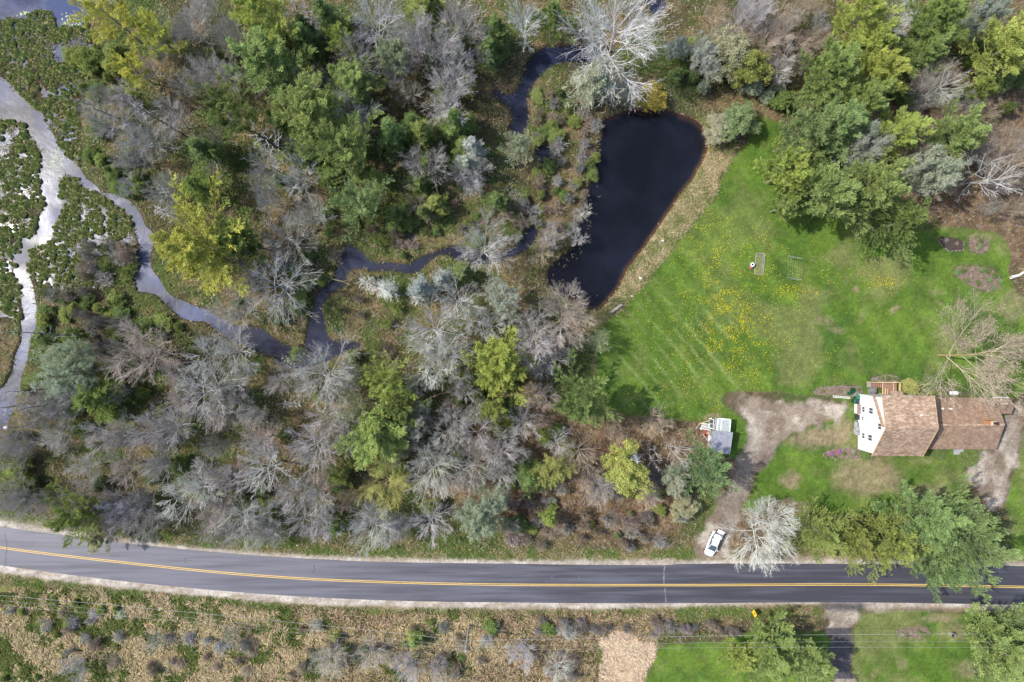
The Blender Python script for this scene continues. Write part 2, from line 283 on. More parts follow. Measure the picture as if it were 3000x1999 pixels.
def water_mat(name, rough, bdist, clear, tint, bscale=1.6, rvar=0):
    m, nt, b = mat(name); nt.nodes.remove(b)
    out = nt.nodes['Material Output']; g = N(nt, 'ShaderNodeNewGeometry')
    gl = N(nt, 'ShaderNodeBsdfGlossy'); gl.inputs['Roughness'].default_value = rough; gl.inputs['Color'].default_value = (1, 1, 1, 1)
    df = N(nt, 'ShaderNodeBsdfDiffuse'); df.inputs['Color'].default_value = tint + (1,)
    tr = N(nt, 'ShaderNodeBsdfTransparent')
    mx = N(nt, 'ShaderNodeMixShader'); mx.inputs[0].default_value = clear
    nt.links.new(df.outputs[0], mx.inputs[1]); nt.links.new(tr.outputs[0], mx.inputs[2])
    fr = N(nt, 'ShaderNodeFresnel'); fr.inputs['IOR'].default_value = 1.31
    mx2 = N(nt, 'ShaderNodeMixShader'); nt.links.new(fr.outputs[0], mx2.inputs[0]); nt.links.new(mx.outputs[0], mx2.inputs[1]); nt.links.new(gl.outputs[0], mx2.inputs[2])
    if rvar:
        rn = N(nt, 'ShaderNodeTexNoise'); rn.inputs['Scale'].default_value = .16; rn.inputs['Detail'].default_value = 7; nt.links.new(g.outputs['Position'], rn.inputs['Vector'])
        rm = N(nt, 'ShaderNodeMapRange'); rm.inputs['From Min'].default_value = .36; rm.inputs['From Max'].default_value = .62; rm.inputs['To Min'].default_value = rough - rvar; rm.inputs['To Max'].default_value = rough + .05
        nt.links.new(rn.outputs['Fac'], rm.inputs['Value']); nt.links.new(rm.outputs[0], gl.inputs['Roughness'])
    tn = N(nt, 'ShaderNodeTexNoise'); tn.inputs['Scale'].default_value = .11; tn.inputs['Detail'].default_value = 5; nt.links.new(g.outputs['Position'], tn.inputs['Vector'])  # reflected sky and cloud mottling painted into the diffuse tint
    tm = N(nt, 'ShaderNodeMapRange'); tm.inputs['From Min'].default_value = .35; tm.inputs['From Max'].default_value = .65; tm.inputs['To Min'].default_value = .4; tm.inputs['To Max'].default_value = 2.0
    nt.links.new(tn.outputs['Fac'], tm.inputs['Value']); tv = N(nt, 'ShaderNodeVectorMath', operation='SCALE'); tv.inputs[0].default_value = tint; nt.links.new(tm.outputs[0], tv.inputs['Scale']); nt.links.new(tv.outputs[0], df.inputs['Color'])
    nz = N(nt, 'ShaderNodeTexNoise'); nz.inputs['Scale'].default_value = bscale; nz.inputs['Detail'].default_value = 5; nz.inputs['Roughness'].default_value = .6
    nt.links.new(g.outputs['Position'], nz.inputs['Vector'])
    bp = N(nt, 'ShaderNodeBump'); bp.inputs['Strength'].default_value = 1; bp.inputs['Distance'].default_value = bdist
    nt.links.new(nz.outputs['Fac'], bp.inputs['Height'])
    nt.links.new(bp.outputs[0], gl.inputs['Normal']); nt.links.new(mx2.outputs[0], out.inputs['Surface'])
    return m
def veg_mat(name, transl=.25, leaf=True):
    """colour = the object's own colour times a per-leaf tone"""
    m, nt, b = mat(name); b.inputs['Roughness'].default_value = .75; b.inputs['Specular IOR Level'].default_value = .15
    oi = N(nt, 'ShaderNodeObjectInfo'); t = N(nt, 'ShaderNodeAttribute', attribute_name='tone')
    v = N(nt, 'ShaderNodeVectorMath', operation='MULTIPLY')
    nt.links.new(oi.outputs['Color'], v.inputs[0]); nt.links.new(t.outputs['Color'], v.inputs[1])
    nt.links.new(v.outputs[0], b.inputs['Base Color'])
    if leaf:
        tr = N(nt, 'ShaderNodeBsdfTranslucent'); nt.links.new(v.outputs[0], tr.inputs['Color'])
        mx = N(nt, 'ShaderNodeMixShader'); mx.inputs[0].default_value = transl
        nt.links.new(b.outputs[0], mx.inputs[1]); nt.links.new(tr.outputs[0], mx.inputs[2])
        nt.links.new(mx.outputs[0], nt.nodes['Material Output'].inputs['Surface'])
    return m
def attr_mat(name, transl=.2):
    m, nt, b = mat(name); b.inputs['Roughness'].default_value = .85; b.inputs['Specular IOR Level'].default_value = .1
    t = N(nt, 'ShaderNodeAttribute', attribute_name='tone'); nt.links.new(t.outputs['Color'], b.inputs['Base Color'])
    if transl:
        tr = N(nt, 'ShaderNodeBsdfTranslucent'); nt.links.new(t.outputs['Color'], tr.inputs['Color'])
        mx = N(nt, 'ShaderNodeMixShader'); mx.inputs[0].default_value = transl
        nt.links.new(b.outputs[0], mx.inputs[1]); nt.links.new(tr.outputs[0], mx.inputs[2])
        nt.links.new(mx.outputs[0], nt.nodes['Material Output'].inputs['Surface'])
    return m
M = {}
M['ground'] = ground_mat()
M['pond'] = water_mat('pond_water', .05, .003, .5, (.006, .007, .013))
M['river'] = water_mat('river_water', .37, .022, .12, (.020, .030, .072), 1.1, .19)
M['stream'] = water_mat('stream_water', .22, .02, .3, (.018, .021, .040))
M['leaf'] = veg_mat('leaf', .40)
M['wood'] = veg_mat('wood', 0, False)
M['blade'] = attr_mat('blade', .2)

# ------------------------------------------------------------------ mesh helpers
def mesh(name, V, F, mats, tone=None, smooth=False, mi=None, attr='tone', tri=None):
    """V (n,3), F (m,4) quads; tone (n,3) per-vertex colour"""
    V = np.asarray(V, np.float32); F = np.asarray(F, np.int32)
    me = bpy.data.meshes.new(name)
    k = F.shape[1]
    me.vertices.add(len(V)); me.vertices.foreach_set('co', V.ravel())
    me.loops.add(F.size); me.loops.foreach_set('vertex_index', F.ravel())
    me.polygons.add(len(F)); me.polygons.foreach_set('loop_start', np.arange(0, F.size, k, dtype=np.int32))
    me.polygons.foreach_set('loop_total', np.full(len(F), k, np.int32))
    if mi is not None: me.polygons.foreach_set('material_index', np.asarray(mi, np.int32))
    me.polygons.foreach_set('use_smooth', np.full(len(F), bool(smooth)))
    for m in mats: me.materials.append(m)
    if tone is not None:
        a = me.color_attributes.new(attr, 'FLOAT_COLOR', 'POINT')
        c = np.ones((len(V), 4), np.float32); c[:, :3] = tone; a.data.foreach_set('color', c.ravel())
    me.update(calc_edges=True)
    return me
def link(name, data, parent=None, loc=None, rot=None, scale=None, color=None):
    o = bpy.data.objects.new(name, data); COL.objects.link(o)
    if parent is not None: o.parent = parent
    if loc is not None: o.location = loc
    if rot is not None: o.rotation_euler = rot
    if scale is not None: o.scale = scale
    if color is not None: o.color = tuple(color) + (1.0,)
    return o
def tag(o, label=None, cat=None, group=None, kind=None):
    for k, v in (('label', label), ('category', cat), ('group', group), ('kind', kind)):
        if v: o[k] = v
    return o
def thing(name, label, cat, loc=(0, 0, 0), rz=0, group=None):
    o = link(name, None, loc=loc, rot=(0, 0, rz)); o.empty_display_size = .2
    return tag(o, label, cat, group)

# ground objects share one material; the sheet is cut along the edges of lawn, drive and shoulder
def build_ground():
    nx, ny = len(xs), len(ys)
    X, Y = np.meshgrid(xs, ys, indexing='ij')
    V = np.stack([X, Y, AZ], -1).reshape(-1, 3); C = AC.reshape(-1, 3)
    ii, jj = np.meshgrid(np.arange(nx - 1), np.arange(ny - 1), indexing='ij')
    a = (ii * ny + jj).ravel(); F = np.stack([a, a + ny, a + ny + 1, a + 1], -1)
    zf = zone[:-1, :-1].ravel()
    for z, nm in enumerate(['ground', 'lawn', 'driveway', 'road_shoulder', 'dry_grass_ground']):
        f = F[zf == z]; used, inv = np.unique(f, return_inverse=True)
        me = mesh(nm, V[used], inv.reshape(f.shape), [M['ground']], tone=C[used], smooth=True, attr='albedo')
        tag(link(nm, me), kind='structure')
build_ground()
def build_water():
    d = .6; wxs = np.arange(-101.4, 101.5, d); wys = np.arange(-69, 69.1, d)
    X, Y = np.meshgrid(wxs, wys, indexing='ij')
    wet = np.maximum(blur(m_water, 1.2), blur(np.clip(m_mar + m_mwet, 0, 1), 1.2))
    wv = at(wet, X, Y) > .02
    pv = at(blur(m_pond, 1.5), X, Y); rv = at(blur(np.clip(m_riv + m_mar + m_mwet, 0, 1), 1.5), X, Y); sv = at(blur(m_str, 1.5), X, Y)
    V = np.stack([X, Y, np.full(X.shape, WZ)], -1).reshape(-1, 3); ny = len(wys)
    ii, jj = np.meshgrid(np.arange(len(wxs) - 1), np.arange(ny - 1), indexing='ij')
    a = (ii * ny + jj).ravel(); F = np.stack([a, a + ny, a + ny + 1, a + 1], -1)
    ok = wv[:-1, :-1].ravel(); k = np.argmax(np.stack([pv, rv, sv]), 0)[:-1, :-1].ravel()
    for z, nm in enumerate(['pond', 'river', 'stream']):
        f = F[ok & (k == z)]; used, inv = np.unique(f, return_inverse=True)
        tag(link(nm + '_water', mesh(nm, V[used], inv.reshape(f.shape), [M[nm]], smooth=True)), kind='structure')
build_water()

# ------------------------------------------------------------------ road
def asphalt():
    m, nt, b = mat('asphalt'); b.inputs['Roughness'].default_value = .52; b.inputs['Specular IOR Level'].default_value = .5
    g = N(nt, 'ShaderNodeNewGeometry'); mp = N(nt, 'ShaderNodeMapping'); mp.inputs['Scale'].default_value = (.05, .9, 1)
    nt.links.new(g.outputs['Position'], mp.inputs[0])
    n = N(nt, 'ShaderNodeTexNoise'); n.inputs['Scale'].default_value = 1.5; n.inputs['Detail'].default_value = 7; nt.links.new(mp.outputs[0], n.inputs['Vector'])
    n2_ = N(nt, 'ShaderNodeTexNoise'); n2_.inputs['Scale'].default_value = 9; n2_.inputs['Detail'].default_value = 8; nt.links.new(g.outputs['Position'], n2_.inputs['Vector'])
    cr = N(nt, 'ShaderNodeValToRGB'); cr.color_ramp.elements[0].position = .3; cr.color_ramp.elements[0].color = (.040, .039, .048, 1)
    cr.color_ramp.elements[1].position = .72; cr.color_ramp.elements[1].color = (.108, .108, .135, 1)
    sx_ = N(nt, 'ShaderNodeSeparateXYZ'); nt.links.new(g.outputs['Position'], sx_.inputs[0]); sheen_ = N(nt, 'ShaderNodeMapRange'); sheen_.inputs['From Min'].default_value = -60; sheen_.inputs['From Max'].default_value = 60; sheen_.inputs['To Min'].default_value = .16; sheen_.inputs['To Max'].default_value = -.20  # sun sheen painted into the asphalt colour: paler at left, darker at right
    nt.links.new(sx_.outputs[0], sheen_.inputs['Value']); ad_ = N(nt, 'ShaderNodeMath', operation='ADD'); nt.links.new(n.outputs['Fac'], ad_.inputs[0]); nt.links.new(sheen_.outputs[0], ad_.inputs[1]); nt.links.new(ad_.outputs[0], cr.inputs[0])
    r = N(nt, 'ShaderNodeMapRange'); r.inputs['To Min'].default_value = .8; r.inputs['To Max'].default_value = 1.2; nt.links.new(n2_.outputs['Fac'], r.inputs['Value'])
    v = N(nt, 'ShaderNodeVectorMath', operation='SCALE'); nt.links.new(cr.outputs[0], v.inputs[0]); nt.links.new(r.outputs[0], v.inputs['Scale'])
    nt.links.new(v.outputs[0], b.inputs['Base Color'])
    return m
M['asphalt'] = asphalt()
M['yellow'] = flatm('yellow_paint', (.66, .44, .10), .7, noise=.14, scale=4)
def smooth_line(P, step=12):
    x = np.arange(P[0][0], P[-1][0], step); y = interp(P, x)
    k = 15; yp = np.pad(y, k, mode='reflect', reflect_type='odd')
    w = np.hanning(2 * k + 1)[1:-1]; w /= w.sum()
    return x, np.convolve(yp, w, 'same')[k:-k]
xr, up = smooth_line(RUP); _, dn = smooth_line(RDN); _, md = smooth_line(RMID)
up = np.where((xr > 1850) & (xr < 2700), interp(RUP, xr), up)
def strip(name, x, y0, y1, z, thick, m, off=0):
    n = len(x)
    P0 = np.stack([(x - 1500) * S, (999.5 - y0) * S, np.full(n, z)], -1); P1 = np.stack([(x - 1500) * S, (999.5 - y1) * S, np.full(n, z)], -1)
    if thick:
        mid = (P0 + P1) / 2; mid[:, 2] += .06
        b0 = P0 - [0, 0, thick]; b1 = P1 - [0, 0, thick]; b0[:, 1] += .05; b1[:, 1] -= .05
        R = np.stack([b0, P0, mid, P1, b1], 1)
    else: R = np.stack([P0, P1], 1)
    K = R.shape[1]; i = np.arange(n - 1)[:, None]; j = np.arange(K - 1)[None]
    F = np.stack([i * K + j, i * K + j + 1, (i + 1) * K + j + 1, (i + 1) * K + j], -1).reshape(-1, 4)
    me = mesh(name, R.reshape(-1, 3), F, [m], smooth=False); return tag(link(name, me), kind='structure')
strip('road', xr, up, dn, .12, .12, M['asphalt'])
def roadz(py, x):   # height of the crowned surface
    u_ = interp(list(zip(xr, up)), x); d_ = interp(list(zip(xr, dn)), x); t = np.abs((py - (u_ + d_) / 2) / ((d_ - u_) / 2))
    return .12 + .06 * (1 - np.clip(t, 0, 1))
def paint(name, y0, y1, m, x=xr, dz=.006):
    n = len(x); V = []
    for k, y in enumerate((y0, y1)):
        V.append(np.stack([(x - 1500) * S, (999.5 - y) * S, roadz(y, x) + dz], -1))
    R = np.stack(V, 1); i = np.arange(n - 1)
    F = np.stack([i * 2, i * 2 + 1, i * 2 + 3, i * 2 + 2], -1)
    return tag(link(name, mesh(name, R.reshape(-1, 3), F, [m])), kind='structure')
paint('road_marking', md - 3.2, md - 1.5, M['yellow']); paint('road_marking', md + 1.2, md + 2.9, M['yellow'])
M['tar'] = flatm('tar', (.03, .03, .035), .5, noise=.2); M['dust'] = flatm('pale_dust', (.165, .16, .17), .9, noise=.35, scale=1.2)
def crack(x0, ya, yb, w, m, nm='road_crack', wob=3):
    y = np.linspace(ya, yb, 14); x = x0 + np.cumsum(np.random.default_rng(int(x0)).normal(0, wob / 3, 14))
    ww = w * (0.4 + np.random.default_rng(int(x0) + 1).random(14))
    V = []
    for s in (-.5, .5): V.append(np.stack([(x + s * ww - 1500) * S, (999.5 - y) * S, roadz(y, x) + .009], -1))
    R = np.stack(V, 1); i = np.arange(13); F = np.stack([i * 2, i * 2 + 1, i * 2 + 3, i * 2 + 2], -1)
    tag(link(nm, mesh(nm, R.reshape(-1, 3), F, [m])), kind='structure')
crack(16, 1562, 1655, 1.5, M['tar'], wob=5); crack(194, 1598, 1612, 1.4, M['tar']); crack(544, 1634, 1650, 1.4, M['tar']); crack(922, 1655, 1680, 1.2, M['tar'])
crack(1947, 1658, 1708, 3.4, M['dust'], wob=2); crack(1948, 1722, 1765, 2.6, M['dust'], wob=2); crack(1697, 1686, 1702, 1.6, M['dust']); crack(1618, 1684, 1696, 1.6, M['dust'])

# ------------------------------------------------------------------ branches and leaves, all by arrays
def unit(v): return v / np.maximum(np.linalg.norm(v, axis=-1, keepdims=True), 1e-9)
def tubes(P, R, s):
    """P (N,K,3) R (N,K) -> verts, quads"""
    Nn, K = R.shape
    T = np.empty_like(P); T[:, 1:-1] = P[:, 2:] - P[:, :-2]; T[:, 0] = P[:, 1] - P[:, 0]; T[:, -1] = P[:, -1] - P[:, -2]; T = unit(T)
    a = np.where(np.abs(T[..., 2:3]) > .9, np.array([1., 0, 0]), np.array([0, 0, 1.]))
    Uv = unit(np.cross(T, a)); Vv = np.cross(T, Uv)
    th = np.arange(s) * 2 * math.pi / s
    ring = P[:, :, None] + R[:, :, None, None] * (np.cos(th)[None, None, :, None] * Uv[:, :, None] + np.sin(th)[None, None, :, None] * Vv[:, :, None])
    V = ring.reshape(-1, 3)
    n = np.arange(Nn)[:, None, None]; k = np.arange(K - 1)[None, :, None]; j = np.arange(s)[None, None]
    b = (n * K + k) * s; j2 = (j + 1) % s
    F = np.stack([b + j, b + j2, b + s + j2, b + s + j], -1).reshape(-1, 4)
    return V, F
def grow(P, R, n, t0, t1, ang, ln, K, up, rg, droop=0, wig=.12, rf=.6, shape=None, flat_=0):
    """n children on each of the N parent polylines; ang: from the parent's own direction; ln: absolute length scale per parent (N,)"""
    Nn, Kp = R.shape
    t = t0 + (t1 - t0) * (np.arange(n)[None] + rg.random((Nn, n))) / n
    f = t * (Kp - 1); i = np.minimum(f.astype(int), Kp - 2); w = (f - i)[..., None]
    idx = np.arange(Nn)[:, None]
    B = P[idx, i] * (1 - w) + P[idx, i + 1] * w; r = R[idx, i] * (1 - w[..., 0]) + R[idx, i + 1] * w[..., 0]
    T = unit(P[idx, i + 1] - P[idx, i])
    phi = (np.arange(n)[None] * 2.39996 + rg.random((Nn, 1)) * 6.28 + rg.normal(0, .3, (Nn, n)))
    a = np.where(np.abs(T[..., 2:3]) > .95, np.array([1., 0, 0]), np.array([0, 0, 1.]))
    Uv = unit(np.cross(T, a)); Vv = np.cross(T, Uv)
    if flat_: phi = np.where(np.arange(n)[None] % 2 == 0, 0, math.pi) + rg.normal(0, .35, (Nn, n))
    an = np.radians(ang) * (1 + rg.normal(0, .15, (Nn, n)))
    d = np.cos(an)[..., None] * T + np.sin(an)[..., None] * (np.cos(phi)[..., None] * Uv + np.sin(phi)[..., None] * Vv)
    L_ = ln[:, None] * (1 + rg.normal(0, .18, (Nn, n)))
    L_ = L_ * (shape(t) if shape is not None else (1 - .45 * (t - t0) / (t1 - t0)))
    L_ = np.maximum(L_, .02).reshape(-1)
    B = B.reshape(-1, 3); d = unit(d.reshape(-1, 3)); r = np.minimum(r.reshape(-1) * rf, L_ * .035)
    Q = np.empty((len(B), K, 3)); Q[:, 0] = B
    for k in range(1, K):
        d = unit(d + np.array([0, 0, up - droop * k]) / K + rg.normal(0, wig, d.shape))
        Q[:, k] = Q[:, k - 1] + d * (L_ / (K - 1))[:, None]
    RR = r[:, None] * np.linspace(1, .35, K)[None]
    return Q, RR, L_
def leaves(C, Dr, l, w, rg, spread=.5, updir=.3):
    """leaf quads centred on C, along Dr"""
    n = len(C)
    d = unit(Dr + rg.normal(0, spread, (n, 3)) + np.array([0, 0, updir]))
    nn = unit(rg.normal(0, .38, (n, 3)) + np.array([-.12, 0, 1.0])); sd = unit(np.cross(d, nn))
    l = l * (.6 + .8 * rg.random(n))[:, None]; w = w * (.6 + .8 * rg.random(n))[:, None]
    V = np.stack([C - d * l * .5 - sd * w * .25, C - sd * w * .5 + d * l * .1, C + d * l * .5, C + sd * w * .5 + d * l * .05], 1)
    F = np.arange(n * 4).reshape(n, 4)
    return V.reshape(-1, 3), F
class G:
    def __init__(s): s.V = []; s.F = []; s.T = []; s.M = []; s.n = 0
    def add(s, VF, tone, mi=0):
        V, F = VF
        s.V.append(V); s.F.append(F + s.n); s.M.append(np.full(len(F), mi)); s.n += len(V)
        t = np.asarray(tone, float)
        if t.ndim == 1: t = np.tile(t, (len(V), 1))
        s.T.append(t)
    def out(s, name, mats, sx, sz, smooth=False):
        V = np.concatenate(s.V); V = V * np.array([1 / sx, 1 / sx, 1 / sz])
        return mesh(name, V, np.concatenate(s.F), mats, tone=np.concatenate(s.T), smooth=smooth, mi=np.concatenate(s.M))
def rep(t, k): return np.repeat(t, k, axis=0)
WOODTONE = np.array([.62, .56, .52])
BR = (.30, .26, .225)          # bark of a green tree's inner limbs, absolute
def trunkline(Ht, rg, K=9, wig=.02, top=1.0):
    z = np.linspace(0, Ht * top, K); P = np.zeros((1, K, 3)); P[0, :, 2] = z
    P[0, 1:, :2] = np.cumsum(rg.normal(0, wig * Ht / K * 3, (K - 1, 2)), 0)
    return P
def norm_r(P): return np.percentile(np.hypot(P[..., 0], P[..., 1]), 96)

def bare_tree(seed, stems=1, spread=34, n1=12, n2=7, n3=6, n4=4, leafy=0, upc=.35, t0=.18, fine=.0108, kl=1.0, lsz=.15):
    """long straight limbs fanning up and out from a short bole"""
    rg = np.random.default_rng(seed); Ht = 12.0
    tr, cr = G(), G()
    P = []; R = []
    for s in range(stems):
        p = trunkline(Ht, rg, 9, .02 if stems == 1 else .03, .8)
        if stems > 1:
            a = s * 6.28 / stems + rg.random(); tilt = .12 + .34 * rg.random()
            z = p[0, :, 2]; p[0, :, 0] += np.cos(a) * (z * tilt + .1); p[0, :, 1] += np.sin(a) * (z * tilt + .1)
        P.append(p[0]); R.append(np.linspace(.19 if stems == 1 else .12, .03, 9) * kl)
    P = np.array(P); R = np.array(R)
    tr.add(tubes(P, R, 7), (.85, .85, .85))
    L0 = np.full(len(P), Ht * (.56 if stems == 1 else .44))
    shp = lambda t: np.clip(1.15 - .75 * t, .35, 1.1)
    P1, R1, L1 = grow(P, R, max(5, int(n1 * 1.3 / stems ** .5)), t0, .97, spread + 14, L0, 7, upc * 1.6, rg, wig=.05, rf=.6, shape=shp)
    P2, R2, L2 = grow(P1, R1, n2, .18, .95, 26, L1 * .62, 5, upc * .8, rg, wig=.07, rf=.6)
    P3, R3, L3 = grow(P2, R2, n3, .2, .96, 25, L2 * .5, 4, upc * .5, rg, wig=.1, rf=.65)
    R1 = np.maximum(R1 * .85, .030 * kl); R2 = np.maximum(R2, .018 * kl); R3 = np.maximum(R3, fine * .9)
    sh = lambda m, k, a: np.repeat(a * (.8 + .35 * rg.random((m, 1))) * np.ones(3), k, axis=0)
    cr.add(tubes(P1, R1, 5), sh(len(P1), 35, 1.15)); cr.add(tubes(P2, R2, 3), sh(len(P2), 15, 1.1)); cr.add(tubes(P3, R3, 3), sh(len(P3), 12, 1.02))
    tips = P3
    if n4:
        P4, R4, L4 = grow(P3, R3, n4, .15, .96, 27, L3 * .6, 3, upc * .3, rg, wig=.14, rf=.8)
        cr.add(tubes(P4, np.maximum(R4, fine * .6), 3), sh(len(P4), 9, .95)); tips = P4
    if leafy:
        C = tips.reshape(-1, 3); C = C[rg.random(len(C)) < leafy]; C = C + rg.normal(0, .12, C.shape)
        Lf = leaves(C, unit(rg.normal(0, 1, C.shape)), lsz, lsz * .7, rg)
        cr.add(Lf, rep(np.array([1., 1, 1]) * (0.7 + .6 * rg.random((len(C), 1))), 4), 1)
    sx = norm_r(P3); sz = P3[..., 2].max()
    return tr.out('trunk', [M['wood']], sx, sz, True), cr.out('branches', [M['wood'], M['leaf']], sx, sz)

def pine_tree(seed, Ht=16.0, whorls=9, per=6, n2=7, n3=3, dens=15, rad=.36, top=.3, tuft=.15, conic=.9, lvl0=.25, leafl=.44, leafw=.085, upb=.5, ang=70):
    """white pine: tiers of plumed limbs, each twig end a separate brush of needles"""
    rg = np.random.default_rng(seed); tr, cr = G(), G()
    P = trunkline(Ht, rg, 10, .012, .96); R = np.linspace(.24, .04, 10)[None]
    tr.add(tubes(P, R, 7), (.8, .8, .8))
    shp = lambda t: np.clip(1 - conic * np.clip((t - .35) / .65, 0, 1) ** 1.25, top * .5, 1) * (.6 + .4 * np.clip((t - lvl0) / .15, 0, 1))
    P1, R1, L1 = grow(P, R, whorls * per, lvl0, .99, ang, np.array([Ht * rad]), 6, upb, rg, wig=.06, rf=.45, shape=lambda t: shp(t) * (0.5 + .95 * rg.random(t.shape) ** 1.6))
    n2 = n2 + 4; k0 = dens
    P2, R2, L2 = grow(P1, R1, n2, .22, .98, 40, np.clip(L1 * .40, .7, 2.4), 4, .35, rg, wig=.07, rf=.6, flat_=1, shape=lambda t: 1.12 - .88 * t)
    cr.add(tubes(P1, np.maximum(R1, .03), 4), (.5, .5, .5), 0); cr.add(tubes(P2, np.maximum(R2, .015), 3), (.45, .45, .45), 0)
    # needles all along each side shoot and along the limb's own leading end, so that a limb reads as one pointed plume
    E = np.concatenate([P2[:, 1], P2[:, 2], P2[:, 3], P1[:, -1], P1[:, -2], (P1[:, -1] + P1[:, -2]) / 2])
    td = P2[:, -1] - P2[:, 0]; t1 = P1[:, -1] - P1[:, -2]; T = unit(unit(np.concatenate([td, td, td, t1, t1, t1])) + np.array([0, 0, .25]))
    m = len(E); k = k0
    f = rg.random((m, k, 1))
    sp = np.concatenate([np.tile(L2 * .30, 3), np.tile(L1 * .09, 3)])[:, None, None]
    C = E[:, None] + T[:, None] * (f - .4) * sp * 1.6 + rg.normal(0, 1, (m, k, 3)) * tuft * .8
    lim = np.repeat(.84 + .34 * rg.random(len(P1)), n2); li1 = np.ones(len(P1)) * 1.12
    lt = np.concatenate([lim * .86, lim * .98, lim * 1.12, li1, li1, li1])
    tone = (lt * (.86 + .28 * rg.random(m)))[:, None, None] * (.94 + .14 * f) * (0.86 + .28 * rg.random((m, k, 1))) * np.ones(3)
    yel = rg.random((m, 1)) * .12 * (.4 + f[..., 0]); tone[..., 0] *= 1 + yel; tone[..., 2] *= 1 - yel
    D = unit(T[:, None] * 1.0 + rg.normal(0, .40, (m, k, 3)))
    C = C.reshape(-1, 3)
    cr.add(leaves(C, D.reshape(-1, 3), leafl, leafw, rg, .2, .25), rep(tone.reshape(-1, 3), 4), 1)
    sx = norm_r(P2); sz = P2[..., 2].max()
    return tr.out('trunk', [M['wood']], sx, sz, True), cr.out('crown', [M['wood'], M['leaf']], sx, sz)

def broad_tree(seed, Ht=12.0, nleaf=26, tuft=.26, leafl=.24, leafw=.2):
    rg = np.random.default_rng(seed); tr, cr = G(), G()
    P = trunkline(Ht, rg, 9, .03, .8); R = np.linspace(.22, .05, 9)[None]; tr.add(tubes(P, R, 7), (.8, .8, .8))
    shp = lambda t: np.clip(1.05 - .8 * np.abs(t - .4), .35, 1.1)
    P1, R1, L1 = grow(P, R, 22, .2, .99, 58, np.array([Ht * .4]), 6, .6, rg, wig=.12, shape=shp)
    P2, R2, L2 = grow(P1, R1, 9, .3, .99, 42, L1 * .42, 4, .4, rg, wig=.15)
    P3, R3, L3 = grow(P2, R2, 3, .3, .99, 42, L2 * .5, 3, .3, rg, wig=.15)
    cr.add(tubes(P1, np.maximum(R1, .03), 4), (.6, .6, .6)); cr.add(tubes(P2, np.maximum(R2, .02), 3), (.6, .6, .6))
    E = P3[:, -1]; k = nleaf; C = E[:, None] + rg.normal(0, tuft, (len(E), k, 3)) * np.array([1, 1, .7])
    tone = (0.7 + .6 * rg.random((len(E), 1, 1))) * (0.85 + .3 * rg.random((len(E), k, 1))) * np.ones(3)
    yel = rg.random((len(E), 1)) * .25; tone[..., 0] *= 1 + yel
    C = C.reshape(-1, 3)
    cr.add(leaves(C, rg.normal(0, 1, C.shape), leafl, leafw, rg, .5, .1), rep(tone.reshape(-1, 3), 4), 1)
    sx = norm_r(P2); sz = P2[..., 2].max()
    return tr.out('trunk', [M['wood']], sx, sz, True), cr.out('crown', [M['wood'], M['leaf']], sx, sz)

def spruce_tree(seed, Ht=10.0, rad=.24, n1=80, dens=26, dead=False):
    rg = np.random.default_rng(seed); tr, cr = G(), G()
    P = trunkline(Ht, rg, 9, .01, 1.0); R = np.linspace(.15, .02, 9)[None]; tr.add(tubes(P, R, 6), (.7, .7, .7))
    P1, R1, L1 = grow(P, R, n1, .12, .99, 92, np.array([Ht * rad]), 4, .15, rg, wig=.08, rf=.3, shape=lambda t: np.clip(1.08 - t, .06, 1) ** .75 * (.5 + .8 * rg.random(t.shape)))
    P2, R2, L2 = grow(P1, R1, 8, .2, .99, 45, L1 * .4, 3, .05, rg, wig=.1, flat_=1)
    wood = (1.0, 1.0, 1.0) if dead else (.5, .5, .5)
    cr.add(tubes(P1, np.maximum(R1, .02), 3), wood); cr.add(tubes(P2, np.maximum(R2, .016 if dead else .012), 3), wood)
    if not dead:
        m = len(P2); k = int(dens * .7); C = P2[:, 1][:, None] + rg.normal(0, .13, (m, k, 3)) * np.array([1, 1, .5]) + (P2[:, -1] - P2[:, 0])[:, None] * (rg.random((m, k, 1)) - .3)
        tone = (0.55 + .85 * rg.random((m, 1, 1))) * (0.85 + .3 * rg.random((m, k, 1))) * np.ones(3)
        T = unit(P2[:, -1] - P2[:, 0])[:, None].repeat(k, 1); C = C.reshape(-1, 3)
        cr.add(leaves(C, T.reshape(-1, 3), .30, .09, rg, .45, .2), rep(tone.reshape(-1, 3), 4), 1)
    sx = norm_r(P2); sz = Ht
    return tr.out('trunk', [M['wood']], sx, sz, True), cr.out('crown', [M['wood'], M['leaf']], sx, sz)

